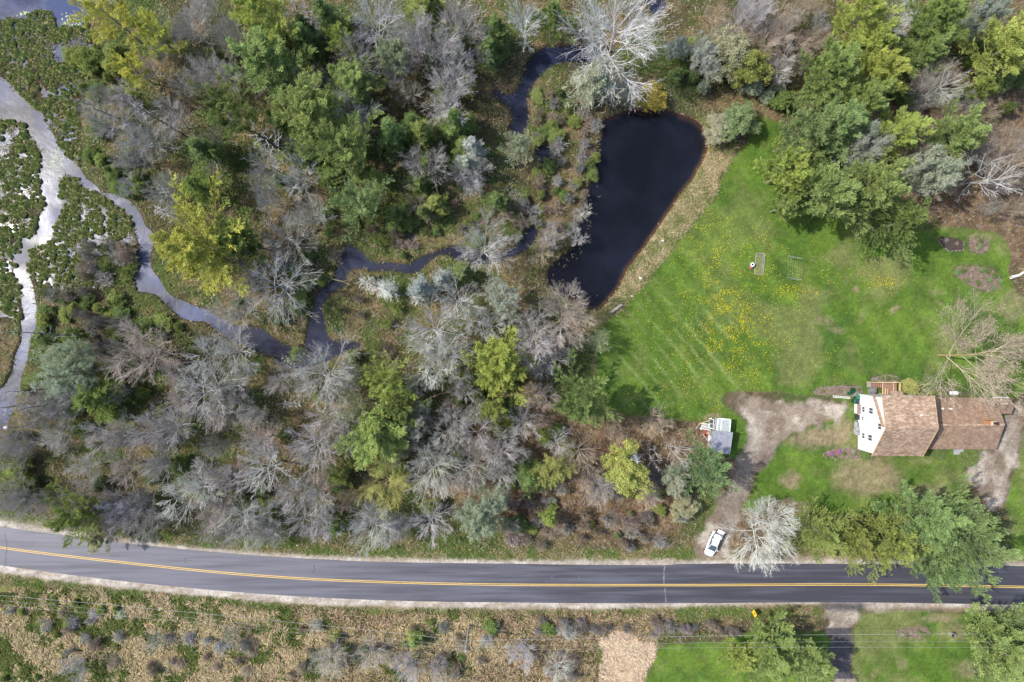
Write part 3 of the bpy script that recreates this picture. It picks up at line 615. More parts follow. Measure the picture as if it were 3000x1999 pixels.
def shrub(seed, kind):
    """many stems from the ground; 'twig' bare, 'leaf' with leaves, 'round' clipped dome"""
    rg = np.random.default_rng(seed); tr, cr = G(), G(); n = 26 if kind != 'round' else 20
    P = np.zeros((n, 5, 3)); a = rg.random(n) * 6.28; tl = rg.random(n) ** .7
    if kind == 'round': tl = tl * 1.3
    for k in range(5):
        z = k / 4 * (2.2 - .9 * tl); P[:, k, 2] = z
        rr = tl * 1.25 * (k / 4) ** .8 + .05
        P[:, k, 0] = np.cos(a) * rr + rg.normal(0, .05, n); P[:, k, 1] = np.sin(a) * rr + rg.normal(0, .05, n)
    R = np.linspace(.035, .012, 5)[None].repeat(n, 0)
    tr.add(tubes(P, R, 4), (.8, .8, .8))
    P2, R2, L2 = grow(P, R, 8, .25, .98, 38, np.full(n, .75), 4, .3, rg, wig=.15)
    P3, R3, L3 = grow(P2, R2, 5, .25, .98, 36, L2 * .5, 3, .2, rg, wig=.2)
    cr.add(tubes(P2, np.maximum(R2, .012), 3), (.9, .9, .9)); cr.add(tubes(P3, np.maximum(R3, .009), 3), (.8, .8, .8))
    if kind != 'twig':
        if kind == 'round':
            m = 9000; v = unit(rg.normal(0, 1, (m, 3))); v[:, 2] = np.abs(v[:, 2]); C = v * np.array([1.35, 1.35, 1.5]) * (0.82 + .2 * rg.random((m, 1)))
            C = C * (1 + .05 * np.sin(C[:, :1] * 5) * np.sin(C[:, 1:2] * 6)); k = 1
        else:
            k = 9; C = (P3[:, -1][:, None] + rg.normal(0, .11, (len(P3), k, 3))).reshape(-1, 3)
        tone = (0.65 + .7 * rg.random((len(C), 1))) * np.ones(3)
        cr.add(leaves(C, rg.normal(0, 1, C.shape), .14, .10, rg, .5, .2), rep(tone, 4), 1)
    sx = 1.5; sz = 2.2
    return tr.out('stem', [M['wood']], sx, sz), cr.out('foliage', [M['wood'], M['leaf']], sx, sz)

VAR = {
 'bare': [bare_tree(1), bare_tree(2, 3, 30, 16), bare_tree(3, 1, 40, 14, 7, 6, 5, upc=.2), bare_tree(4, 4, 28, 18, 7, 6), bare_tree(5, 2, 36, 16), bare_tree(6, 1, 26, 14, 8, 6, 5, upc=.5), bare_tree(8, 5, 32, 18, 7, 5), bare_tree(9, 2, 24, 14, 7, 6, 5)],
 'oak': [bare_tree(21, 1, 38, 15, 8, 7, 5, upc=.45, t0=.12, fine=.009, kl=.62), bare_tree(22, 2, 38, 18, 8, 7, 4, t0=.12, fine=.011, kl=.75)],
 'bud': [bare_tree(31, 1, 42, 13, 8, 8, 5, leafy=.45, fine=.010, kl=.6, lsz=.11, t0=.12), bare_tree(32, 3, 34, 16, 8, 7, 3, leafy=.5)],
 'wispy': [bare_tree(41, 2, 36, 16, 8, 7, 5, leafy=1.0, upc=.2, lsz=.17), bare_tree(42, 3, 32, 18, 8, 7, 5, leafy=1.0, lsz=.17), bare_tree(43, 1, 38, 18, 8, 7, 5, leafy=1.0, lsz=.17)],
 'birch': [bare_tree(51, 3, 42, 8, 4, 4, 3, upc=.25), bare_tree(52, 2, 48, 7, 4, 4, 3, upc=.2)],
 'pine': [pine_tree(61), pine_tree(62, whorls=8, per=6, rad=.40, conic=.75), pine_tree(63, whorls=10, per=5, rad=.34), pine_tree(64, whorls=8, per=6, rad=.38, conic=.8, upb=.8), pine_tree(65, whorls=7, per=6, rad=.42, conic=.65, upb=.7)],
 'thin': [pine_tree(71, whorls=6, per=4, n2=6, rad=.40, conic=.7), pine_tree(72, whorls=6, per=4, n2=6, rad=.42, conic=.6)],
 'broad': [broad_tree(81), broad_tree(82), broad_tree(83, tuft=.32)],
 'hemlock': [pine_tree(95, Ht=14, whorls=11, per=6, n2=6, n3=2, dens=13, rad=.34, conic=.85, tuft=.1, leafl=.26, leafw=.08, upb=.1, ang=80), pine_tree(96, Ht=14, whorls=10, per=6, n2=6, n3=2, dens=13, rad=.38, conic=.7, tuft=.1, leafl=.26, leafw=.08, upb=.25, ang=76)],
 'spruce': [spruce_tree(91), spruce_tree(92, rad=.28), spruce_tree(93, rad=.22, n1=60)],
 'dead': [spruce_tree(101, Ht=12, rad=.2, n1=70, dead=True), spruce_tree(102, Ht=12, rad=.17, n1=50, dead=True)],
 'twig': [shrub(111, 'twig'), shrub(112, 'twig')],
 'bush': [shrub(121, 'leaf'), shrub(122, 'leaf'), shrub(123, 'leaf')],
 'round': [shrub(131, 'round')],
}
KIND = {'bare': ('bare_tree', 'tree'), 'oak': ('bare_tree', 'tree'), 'bud': ('budding_tree', 'tree'), 'wispy': ('willow_tree', 'tree'), 'birch': ('birch_tree', 'birch tree'),
 'pine': ('pine_tree', 'pine tree'), 'thin': ('larch_tree', 'tree'), 'broad': ('leafy_tree', 'tree'), 'spruce': ('cedar_tree', 'evergreen tree'), 'hemlock': ('spruce_tree', 'evergreen tree'), 'dead': ('dead_tree', 'dead tree'),
 'twig': ('bare_shrub', 'shrub'), 'bush': ('green_shrub', 'shrub'), 'round': ('round_shrub', 'shrub')}
COLR = {  # leaf or twig albedo
 'grey': (.385, .37, .34), 'lilac': (.41, .395, .38), 'pale': (.48, .465, .44), 'white': (.55, .54, .515), 'brown': (.34, .275, .215), 'dark': (.29, .275, .25), 'tan': (.42, .35, .27), 'rosy': (.40, .345, .32), 'lichen': (.44, .47, .41),
 'pine': (.265, .355, .125), 'yel': (.42, .455, .11), 'lime': (.365, .44, .125), 'deep': (.19, .26, .09), 'blue': (.245, .35, .15), 'bluedeep': (.205, .305, .135), 'olive': (.275, .33, .10), 'moss': (.18, .245, .08), 'sage': (.37, .41, .27), 'fresh': (.22, .30, .09), 'gold': (.50, .40, .09), 'silver': (.40, .43, .34), 'goldb': (.44, .44, .16)}
def plant(kind, px, py, r, h, col, label, group=None, cat=None, name=None, trunkcol=None, rz=None, var=None, tilt=None):
    vs = VAR[kind]; i = (int(px * 7 + py * 13) if var is None else var) % len(vs)
    hc = h * (.62 if kind in ('bare', 'oak', 'bud', 'wispy', 'broad', 'birch') else .55)
    x, y = W(px, py, hc); rm = r * S * (1 - hc / H)
    rg = random.Random(int(px * 31 + py * 17)); c = np.array(COLR[col]) * (0.9 + .2 * rg.random())
    c[0] *= .95 + .1 * rg.random(); c[2] *= .92 + .16 * rg.random()
    o = thing(name or KIND[kind][0], label, cat or KIND[kind][1], (x, y, float(gz(x, y)) - .05), rz if rz is not None else rg.random() * 6.28, group)
    if tilt: o.rotation_euler = tilt
    o.scale = (rm, rm, h)
    leafy = kind in ('pine', 'hemlock', 'thin', 'broad', 'spruce', 'bush', 'round', 'wispy')
    tc = trunkcol or ((.30, .26, .23) if leafy else tuple(c * .9))
    link('trunk' if 'shrub' not in KIND[kind][0] else 'stem', vs[i][0], o, color=tc)
    link('crown' if kind not in ('twig', 'round', 'bush') else 'foliage', vs[i][1], o, color=tuple(c))
    return o

# ------------------------------------------------------------------ catalogue of trees one can tell apart
CAT = """
thin|335,62,80,15,yel|sparse yellow-green larch overhanging the lily pads at the top of the river
thin|470,112,62,14,yel|thin yellow-green larch just right of the one over the lily pads
thin|392,205,52,12,yel|small ragged yellow larch below the two by the lily pads
thin|405,268,28,9,lime|tiny light green larch above the tall leaning grey trunks
pine|765,62,98,18,lime|tall yellow-green pine at the top edge, upper of the stacked pair
pine|800,195,100,17,pine|broad green pine directly below the yellow-green pine at the top edge
pine|682,345,98,17,deep|dark green pine with wide flat boughs left of the thick dark trunk
pine|925,345,98,19,pine|large green pine, top crown of the tall cluster above the stream
pine|1012,450,112,18,pine|largest green crown in the middle of the tall pine cluster above the stream
pine|1062,600,82,13,blue|blue-green pine with drooping boughs at the foot of the tall pine cluster
pine|1010,122,50,12,lime|small light green pine tucked between two pale bare crowns
pine|1030,246,66,13,pine|spreading green pine between the dark bare tree and the tall pine cluster
pine|588,745,142,20,yel|big golden-green pine standing over the bend of the channel
pine|700,705,78,15,moss|dark olive pine crowding the right side of the big golden-green pine
pine|1462,1062,86,17,lime|bright yellow-green pine in the middle of the wood, below the pond's tip
pine|1442,1195,46,12,lime|small light green pine below the bright pine in mid wood
pine|1130,1118,72,16,lime|star-shaped lime pine above the stacked green crowns in mid wood
pine|1096,1280,96,16,pine|broad light green pine below the star-shaped lime pine
pine|1180,1205,62,13,moss|dark green pine between the star-shaped lime pine and the broad one
pine|995,1383,42,10,fresh|small fresh green pine beside the budding yellow tree
pine|1690,1182,92,18,pine|tall full pine at the left edge of the lawn, throwing a long shadow
pine|2066,1364,84,13,blue|round blue-green pine covering the corner of the grey shed
pine|250,1498,84,14,fresh|green pine leaning out over the left end of the road
pine|300,1575,38,9,sage|pale green lower bough tree reaching over the road edge
wispy|225,1040,60,12,sage|soft grey-green willow, upper of two by the left river bend
wispy|185,1098,76,12,sage|wide soft grey-green willow, lower of two by the left river bend
hemlock|285,1165,72,11,fresh|mid green bushy evergreen below the two soft willows
pine|2500,62,92,16,lime|yellow-green tree at the top edge, left of the white brush pile
pine|2545,140,62,14,lime|yellow-green crown under the top edge tree left of the white brush pile
pine|2735,70,84,16,fresh|green pine at the top edge, right of the white brush pile
pine|2700,165,52,13,pine|ragged green crown below the pine right of the white brush pile
pine|2935,150,98,17,lime|bright lime tree in the upper right corner
pine|2850,270,42,12,fresh|narrow green tree hanging under the bright lime corner tree
pine|2425,225,88,17,pine|green pine at the top of the long grove beside the lawn
pine|2555,220,76,17,lime|yellow-green pine at the top right of the grove beside the lawn
pine|2510,310,72,16,pine|green pine in the upper middle of the grove beside the lawn
pine|2330,398,92,17,blue|bluish pine at the upper left of the grove beside the lawn
pine|2445,385,84,17,blue|bluish pine at the heart of the grove beside the lawn
pine|2305,500,78,16,lime|yellow-green pine at the left edge of the grove beside the lawn
pine|2400,560,98,18,pine|wide full pine at the bottom of the grove, over the lawn's dark shade
pine|2540,560,94,18,pine|wide green pine at the bottom right of the grove, above the dead-limbed hemlock
pine|2610,400,74,15,lime|lime pine reaching right out of the grove beside the lawn
pine|2300,600,44,12,pine|small green pine at the lower left tip of the grove
pine|2785,405,78,15,pine|green pine right of the grove, above the silver-green tree
wispy|2530,430,70,15,silver|silver-grey wispy tree inside the grove beside the lawn
wispy|2735,500,72,14,silver|silver-green soft tree right of the grove, above the garden pit
hemlock|2625,655,88,15,moss|dark hemlock with dead limbs at the lower tip of the grove
bare|2680,455,58,12,brown|brown twiggy tree between the two silver-green trees
broad|1838,1367,66,11,lime|round yellow-green tree between the white snags
wispy|1621,1378,56,11,goldb|golden wispy tree near the reddish forest floor
bud|1133,1415,86,12,goldb|large grey tree with yellow buds near the road wood
wispy|1212,1244,56,12,silver|silver-green tree in the middle of the wood
wispy|1405,1508,82,12,sage|pale yellow-green cloud-like willow above the road verge
wispy|1477,880,62,12,silver|pale green willow left of the pond's lower tip
wispy|1165,162,52,13,sage|pale green slender tree amid grey crowns at the top
hemlock|1520,430,42,11,sage|pale lichened cedar beside the stream left of the pond
spruce|1740,232,62,14,sage|tall pale green spruce beside the huge white bare tree
spruce|600,440,46,10,moss|dark green bushy evergreen below the dark flat-boughed pine
hemlock|590,548,64,10,fresh|bright dark-green evergreen above the big golden pine
spruce|1145,392,46,12,pine|light green cedar right of the tall pine cluster
spruce|1240,388,42,11,olive|olive cedar, second right of the tall pine cluster
spruce|1332,362,40,11,fresh|green cedar, third right of the tall pine cluster
spruce|1382,432,34,10,lichen|pale lichened cedar below the green cedar row
spruce|1366,482,30,9,lichen|small grey-white lichened cedar above the fallen twigs
hemlock|1618,62,60,12,moss|mossy green evergreen at the top edge left of the huge white tree
spruce|1450,95,44,11,deep|dark cedar between two pale bare trees at the top
spruce|1430,150,38,10,moss|small mossy cedar right of the pale bare crowns at the top
spruce|950,50,50,12,deep|dark spruce at the top edge right of the yellow-green pine
spruce|900,120,44,12,deep|dark spruce in shade right of the stacked pines
spruce|1240,30,60,9,olive|olive low evergreen at the top edge amid grey trees
spruce|1350,800,36,6,moss|green bush-like cedar left of the pale bare tree by the stream
spruce|1228,846,36,9,lichen|round whitish lichened cedar, larger of the pair by the leaning trunk
spruce|1292,820,29,8,lichen|round whitish lichened cedar, smaller of the pair by the leaning trunk
spruce|1980,218,22,5,deep|small dark green cedar by the spring above the pond
wispy|2060,165,52,10,silver|silvery tree right of the huge white bare tree
broad|2135,170,58,10,sage|pale green leafy tree in the mixed clump above the pond
broad|2195,185,54,10,olive|olive leafy tree at the right of the mixed clump above the pond
wispy|1978,140,36,9,silver|narrow silvery tree touching the huge white bare tree
broad|2175,358,54,6,blue|dense blue-green bush tree at the top of the pond
broad|2105,372,40,5,sage|pale green low tree beside the dense blue-green one at the pond
bush|1910,290,44,3.5,gold|golden yellow shrub at the pond's top shore
oak|1812,98,158,22,white|huge white bare tree spreading above the pond
bare|1832,262,52,8,pale|small pale bare tree at the foot of the huge white tree
bare|1536,66,66,14,white|white bare tree at the top edge left of the mossy evergreen
bare|1100,76,96,15,lilac|lilac-grey bare tree, biggest at the top middle
bare|1200,92,56,13,lilac|slim lilac-grey bare tree right of the biggest one
bare|1275,142,96,15,lilac|wide lilac-grey fan-shaped bare tree
bare|1352,62,76,14,pale|pale bare tree near the top edge beside the dark cedar
bare|1345,192,80,14,pale|pale bare tree stacked in the middle of the upper grey crowns
bare|1312,295,90,13,pale|low pale bare tree at the bottom of the upper grey crowns
bare|1190,266,46,9,grey|small grey bare tree left of the low pale one
bare|1048,176,74,13,dark|dark grey bare tree with rusty litter below
bare|905,246,60,11,dark|dark bare tree between the stacked pines and the spreading pine
bare|1036,346,76,12,grey|grey bare tree wedged into the tall pine cluster
bare|1255,482,72,11,grey|grey bare tree in the clearing right of the tall pine cluster
bare|560,82,76,12,grey|grey bare tree between the larches and the stacked pines
bare|690,118,58,12,grey|grey bare tree touching the left side of the stacked pines
bare|652,216,62,11,grey|grey fan-shaped bare tree left of the dark flat-boughed pine
bare|586,232,54,10,grey|faint grey bare tree left of the fan-shaped one
bare|330,372,72,9,grey|grey thicket tree by the leaning dark trunks
bare|425,402,80,10,grey|wide grey thicket tree behind the leaning dark trunks
bare|505,345,60,10,grey|grey tree between the leaning trunks and the mossy shrubs
bare|395,462,70,9,grey|grey thicket tree above the river's right bank
bare|482,560,56,9,grey|grey tree above the bleached bush at the channel
bare|782,478,60,12,grey|grey bare tree under the thick dark trunk
bare|876,520,62,11,pale|pale bare tree left of the tall pine cluster's foot
bare|790,585,66,11,grey|grey bare tree below the thick dark trunk
bare|905,636,64,11,pale|pale drooping bare tree above the dark stream bend
bare|842,700,88,12,grey|wide grey bare tree left of the dark stream bend
bare|812,836,112,14,grey|largest grey bare tree right of the big golden pine
bare|720,780,60,11,rosy|rosy-grey bare tree behind the big golden pine
bare|700,905,80,12,pale|pale bare tree hanging over the channel below the big golden pine
oak|1412,724,90,13,pale|bright fan-shaped bare tree where the stream meets the pond bank
bare|1272,962,102,13,pale|wide pale bare tree below the leaning lichened trunk
bare|1338,884,78,13,pale|pale bare tree just above the wide one in mid wood
bare|1418,950,66,12,lilac|lilac-grey bare tree right of the wide pale one
bare|1568,985,84,13,lilac|lilac-grey bare tree left of the reddish-tipped one
oak|1660,935,102,14,rosy|reddish-tipped bare tree at the lower tip of the pond
bare|1692,695,44,6,pale|small pale bare tree leaning over the pond's left shore
bare|1612,690,40,7,lilac|small lilac bare tree beside the pond's left bay
bare|1590,742,42,6,tan|small tan bare tree at the pond's left bay
bare|1706,622,30,4,pale|tiny pale bare tree on the pond's left shore
bare|428,1034,100,12,rosy|rosy-grey bare tree right of the two soft willows
bare|652,1040,102,13,grey|tangled grey bare tree below the channel's end
bare|604,1148,108,12,grey|broad grey bare tree under the tangled one
bare|480,1252,90,12,grey|grey bare tree right of the mid green evergreen
bare|462,1368,60,10,grey|small grey bare tree in the lower left wood
bare|556,1448,88,12,pale|pale bare tree near the road, right of the leaning green pine
bare|780,1372,86,12,pale|pale bare tree in the lower middle wood
bare|903,1455,80,12,lilac|lilac-grey bare tree near the road left of the budding tree
oak|948,1090,106,13,pale|round pale bare tree right below the lily stream
bare|929,1303,90,12,lilac|lilac-grey bare tree left of the stacked green pines
bare|990,1250,84,12,lilac|lilac-grey bare tree touching the stacked green pines
bare|1027,1188,58,11,sage|greenish-grey bare tree above the stacked green pines
bare|1292,1042,96,13,pale|pale spreading bare tree left of the bright pine
bare|1356,1128,50,11,grey|grey bare tree below the bright pine
oak|1318,1265,66,12,pale|neat fan-shaped pale bare tree in mid wood
oak|1276,1370,96,14,pale|drooping pale bare tree below the fan-shaped one
bare|1436,1288,94,13,lilac|broad lilac-grey bare tree left of the tall lawn-edge pine
bare|1388,1372,80,12,grey|grey bare tree below the broad lilac one
bare|1472,1356,70,12,grey|grey bare tree above the cloud-like willow's right
bare|1532,1238,62,12,pale|pale bare tree left of the tall lawn-edge pine's foot
bare|1596,1042,70,12,grey|grey bare tree above the tall lawn-edge pine
bare|1580,1160,56,11,rosy|rosy bare tree left of the tall lawn-edge pine
bare|1698,1322,62,10,brown|brown bare tree on the reddish forest floor
bare|1797,1262,42,6,brown|small brown bare tree in the dry grass
bare|1922,1240,48,6,tan|tan bare shrub tree at the edge of the lawn near the shed
bare|1755,1432,56,8,grey|grey bare tree near the white snags' foot
bare|1725,1400,48,8,tan|tan bare tree left of the round yellow-green tree
bare|1899,1446,46,7,rosy|rosy bare tree below the white snags
bare|1819,1530,50,7,brown|brown bare tree near the road verge
oak|2245,1578,112,12,white|big white bare tree overhanging the road beside the parked car
bare|446,1545,60,9,grey|grey bare tree drooping toward the road shoulder
bare|700,1530,80,10,pale|pale bare tree at the road, left of the verge litter
bare|791,1562,54,9,pale|narrow pale bare tree at the road verge
bare|887,1525,60,9,grey|grey bare tree at the road verge, left of the small green cedar
bare|950,1540,54,9,pale|pale bare tree at the road verge beside the small green cedar
oak|1100,1538,80,10,pale|wide pale bare tree at the road verge
bare|1150,1548,50,9,lilac|lilac bare tree at the road verge, right of the wide pale one
bare|1260,1526,72,9,pale|pale bare tree at the road verge left of the cloud-like willow
spruce|990,1540,30,7,fresh|small green cedar among pale trees at the road verge
spruce|1610,1520,26,8,lime|slim lime evergreen near the road, right of the cloud-like willow
spruce|1545,1390,44,9,deep|dark evergreen in the shade left of the golden wispy tree
bare|973,1930,56,6,grey|grey leaning bare tree south of the road, left of two
bare|1088,1920,56,6,grey|grey bare tree south of the road, right of two
bare|1196,1955,56,6,lilac|lilac bare tree at the bottom edge below the wires
bare|1286,1970,42,5,grey|small grey bare tree at the bottom edge left of the pole
bare|223,1952,48,5,grey|grey bare bush tree at the lower left bottom edge
bare|456,1882,36,4,grey|little grey bare tree in the tall reeds
bare|679,1866,36,4,grey|little grey bare tree beside the bluish shrub in the reeds
bare|1532,1913,52,6,pale|pale bare tree below the wires, right of the pole
bare|1634,1962,50,5,pale|pale bare tree at the bottom edge beside the straw patch
bare|1660,1848,34,5,pale|pale bare tree beside the bright green bush south of the road
bush|1605,1845,24,2,fresh|bright green bush at the south verge right of the pole
bush|1440,1835,24,2,fresh|bright green bush close to the utility pole
spruce|1213,1878,24,5,lime|yellow-green cedar under the wires left of the pole
bush|985,1865,14,2.5,lime|small lime bush under the wires, left one
bush|1012,1902,13,2.5,lime|small lime bush under the wires, right one
bare|2195,38,56,13,pale|pale bare tree at the top edge right of the mixed clump
bare|2268,112,62,12,tan|tan bare tree below the pale one at the top edge
bare|2290,190,48,10,pale|pale forked bare tree above the grove
bare|2640,52,56,8,white|dense white brush tree between two top edge pines
bare|2752,258,76,13,pale|slanting pale bare tree over the shaded forest floor
wispy|2880,52,52,12,silver|silver-grey wispy tree at the top edge in the right corner
birch|2915,505,96,14,white|white birch with long limbs at the right edge
bare|2950,460,80,12,brown|brown twiggy tree behind the white birch
bud|2885,1045,165,19,tan|large orange-budded tree with a thick grey trunk behind the house
pine|2812,1580,138,19,bluedeep|giant blue-green pine overhanging the road at the right
pine|2700,1515,88,16,blue|blue-green pine at the upper left of the giant one
pine|2755,1665,62,12,bluedeep|blue-green pine reaching over the yellow road lines
hemlock|2395,1560,92,12,olive|olive spruce right of the big white bare tree
hemlock|2495,1570,84,12,olive|olive-brown spruce in the middle of the roadside row
hemlock|2600,1590,96,13,olive|olive spruce touching the giant blue-green pine
pine|2246,1915,80,11,pine|green pine south of the road, below the yellow sign
pine|2368,1925,82,12,pine|green pine beside the side road, right of the one below the sign
pine|2170,1920,44,9,lime|small light pine at the left of the pair below the yellow sign
pine|2925,1900,118,13,pine|wide green pine in the lower right corner
pine|2990,1840,60,11,blue|bluish pine behind the wide one in the lower right corner
dead|1856,1340,26,10,white|thin white snag standing in the round yellow-green tree
birch|1912,1335,38,10,white|white forked snag right of the round yellow-green tree
birch|1985,1325,50,11,white|white-limbed birch, upper of two left of the round blue-green pine
birch|1985,1385,42,10,white|white-limbed birch, lower of two left of the round blue-green pine
wispy|1975,1400,46,8,silver|soft grey-green sapling beneath the white-limbed birches
round|2671,1140,33,2.4,goldb|golden round cedar bush beside the wooden deck
round|2754,1327,26,1.5,moss|clipped round bush left of the front steps
round|2845,1341,33,1.8,moss|larger clipped round bush right of the front steps
round|2542,1332,20,1.6,deep|dark clipped bush at the corner of the white gable
bush|1040,90,40,5,olive|olive shrub below the top edge spruces
bush|2555,1145,12,1.3,lilac|purple flowering shrub beside the deck steps
dead|1130,845,34,9,lichen|upright dead tree crusted in pale lichen by the stream
dead|1245,60,20,12,pale|slim dead conifer amid the lilac crowns
dead|925,70,24,15,grey|grey dead conifer right of the yellow-green top pine
dead|1400,545,18,9,pale|pale dead sapling in the clearing below the cedar row
bare|1230,600,50,6,brown|brown bare shrub tree in the wet clearing
bare|1460,630,42,6,brown|brown bare tree above the bright fan-shaped one
bare|1755,1000,36,8,sage|greenish bare tree at the lawn's left edge
broad|2000,1480,40,4,sage|pale leafy bush near the driveway's left side
bush|1965,1240,10,1.5,moss|tiny dark bush at the lawn's lower edge
spruce|860,1040,24,4,fresh|bright green bush jutting into the lily stream
"""
for ln_ in CAT.strip().splitlines():
    k, nums, lab = ln_.split('|'); a = nums.split(',')
    px, py, r, h = map(float, a[:4])
    tc = None
    if 'orange-budded' in lab: tc = (.50, .44, .38)
    if 'huge white' in lab and k == 'oak': tc = (.42, .37, .32)
    if 'purple' in lab: pass
    o = plant(k, px, py, r, h, a[4], lab, trunkcol=tc, var=0 if ('orange-budded' in lab or 'huge white bare tree spreading' in lab) else None)
    if 'purple' in lab: o.children[1].color = (.50, .22, .50, 1)
    if 'orange-budded' in lab: o.children[1].color = (.42, .31, .15, 1)

# ------------------------------------------------------------------ tall dead trunks seen along their length, and fallen logs
def snag(label, base, top=None, h=18, r=.2, col=(.17, .155, .15), twigs=30, tl=.9, tipd=None, lie=False, zt=None, name=None, nt=None, seed=0):
    rg = np.random.default_rng(seed + int(base[0]))
    x0, y0 = W(*base); z0 = float(gz(x0, y0)) + (r if lie else -.1)
    x1, y1 = W(top[0], top[1], zt if zt is not None else (.6 if lie else h))
    z1 = zt if zt is not None else (z0 + .15 if lie else h)
    K = 9; t = np.linspace(0, 1, K)[:, None]; A0 = np.array([x0, y0, z0]); A1 = np.array([x1, y1, z1])
    P = (A0 * (1 - t) + A1 * t)[None] - A0; P[0, 1:-1] += rg.normal(0, .08, (K - 2, 3)) * [1, 1, .3]
    R = np.linspace(r, r * .3, K)[None]
    o = thing('fallen_log' if lie else 'dead_tree', label, 'dead tree' if not lie else 'fallen trunk', (x0, y0, z0))
    g = G(); g.add(tubes(P, R, 7), (1, 1, 1)); link('trunk', g.out('trunk', [M['wood']], 1, 1, True), o, color=col)
    if twigs:
        g = G(); P1, R1, L1 = grow(P, R, twigs, .25, .99, 80, np.array([tl]), 4, .1, rg, wig=.18, rf=.3)
        P2, R2, L2 = grow(P1, R1, 5, .2, .98, 40, L1 * .45, 3, .1, rg, wig=.2)
        g.add(tubes(P1, np.maximum(R1, .022), 3), (1, 1, 1)); g.add(tubes(P2, np.maximum(R2, .015), 3), (.95, .95, .95))
        link('branches', g.out('branches', [M['wood']], 1, 1), o, color=nt or tuple(np.array(col) * 2))
    return o
snag('tall dark dead trunk ending above the grey thicket, upper right of two', (570, 415), (386, 300), 20, .17, (.13, .12, .115), 26, 1.6, nt=(.36, .35, .34))
snag('tall dark dead trunk ending by the marsh edge, lower left of two', (372, 362), (240, 300), 13, .15, (.13, .12, .115), 26, 1.4, nt=(.34, .33, .32))
snag('thick black-brown leaning trunk beside the tall pine cluster', (866, 472), (742, 384), 19, .38, (.065, .055, .05), 22, 3.0, nt=(.38, .37, .36))
snag('long thin dark trunk crossing the left edge below the marsh', (262, 986), (-10, 968), 20, .14, (.13, .12, .115), 24, 1.2, nt=(.33, .33, .31))
snag('thin dark trunk over the left channel, right of the soft willows', (150, 1138), (14, 1150), 11, .12, (.13, .12, .115), 24, 1.2, nt=(.36, .36, .34))
snag('thin dark trunk pointing at the channel below the soft willows', (210, 1172), (30, 1205), 14, .12, (.12, .11, .105), 24, 1.2, nt=(.3, .3, .28))
snag('dark dead trunk above the big golden pine, aimed at the river', (555, 612), (458, 545), 10, .15, (.15, .14, .135), 40, 1.2, nt=(.42, .43, .39))
snag('bleached fuzzy dead trunk at the channel above the big golden pine', (545, 645), (455, 610), 8, .13, (.2, .19, .18), 60, 1.3, nt=(.5, .5, .47))
snag('leaning dead trunk furred with white lichen beside the stream', (1182, 866), (1053, 822), r=.17, col=(.2, .19, .18), twigs=90, tl=1.9, zt=8, nt=(.62, .61, .56))
snag('short leaning trunk furred with lichen, right of the long one', (1245, 880), (1208, 866), r=.12, col=(.2, .19, .18), twigs=50, tl=1.4, zt=4, nt=(.6, .6, .54))
snag('fallen bleached conifer with curved ribs left of the pond', (1544, 612), (1482, 552), r=.12, col=(.5, .44, .36), twigs=46, tl=1.7, lie=True, nt=(.62, .58, .48))
snag('mossy log fallen across the dark stream', (1031, 836), (925, 796), r=.18, col=(.2, .19, .09), twigs=0, lie=True, zt=.45)
snag('short white-ribbed log lying in the wood left of the round pale tree', (812, 1184), (880, 1182), r=.12, col=(.3, .29, .27), twigs=50, tl=1.1, lie=True, nt=(.62, .62, .56))
snag('white fallen log at the right edge of the lawn', (2956, 814), (3060, 785), r=.3, col=(.62, .58, .52), twigs=0, lie=True, zt=.6)
snag('grey-brown fallen trunk under the trees right of the star-shaped pine', (1262, 1165), (1318, 1146), r=.13, col=(.4, .26, .16), twigs=0, lie=True, zt=.5)
snag('thin pale pole lying on the reddish litter in mid wood', (1205, 1322), (1280, 1325), r=.07, col=(.4, .27, .18), twigs=0, lie=True, zt=.4)

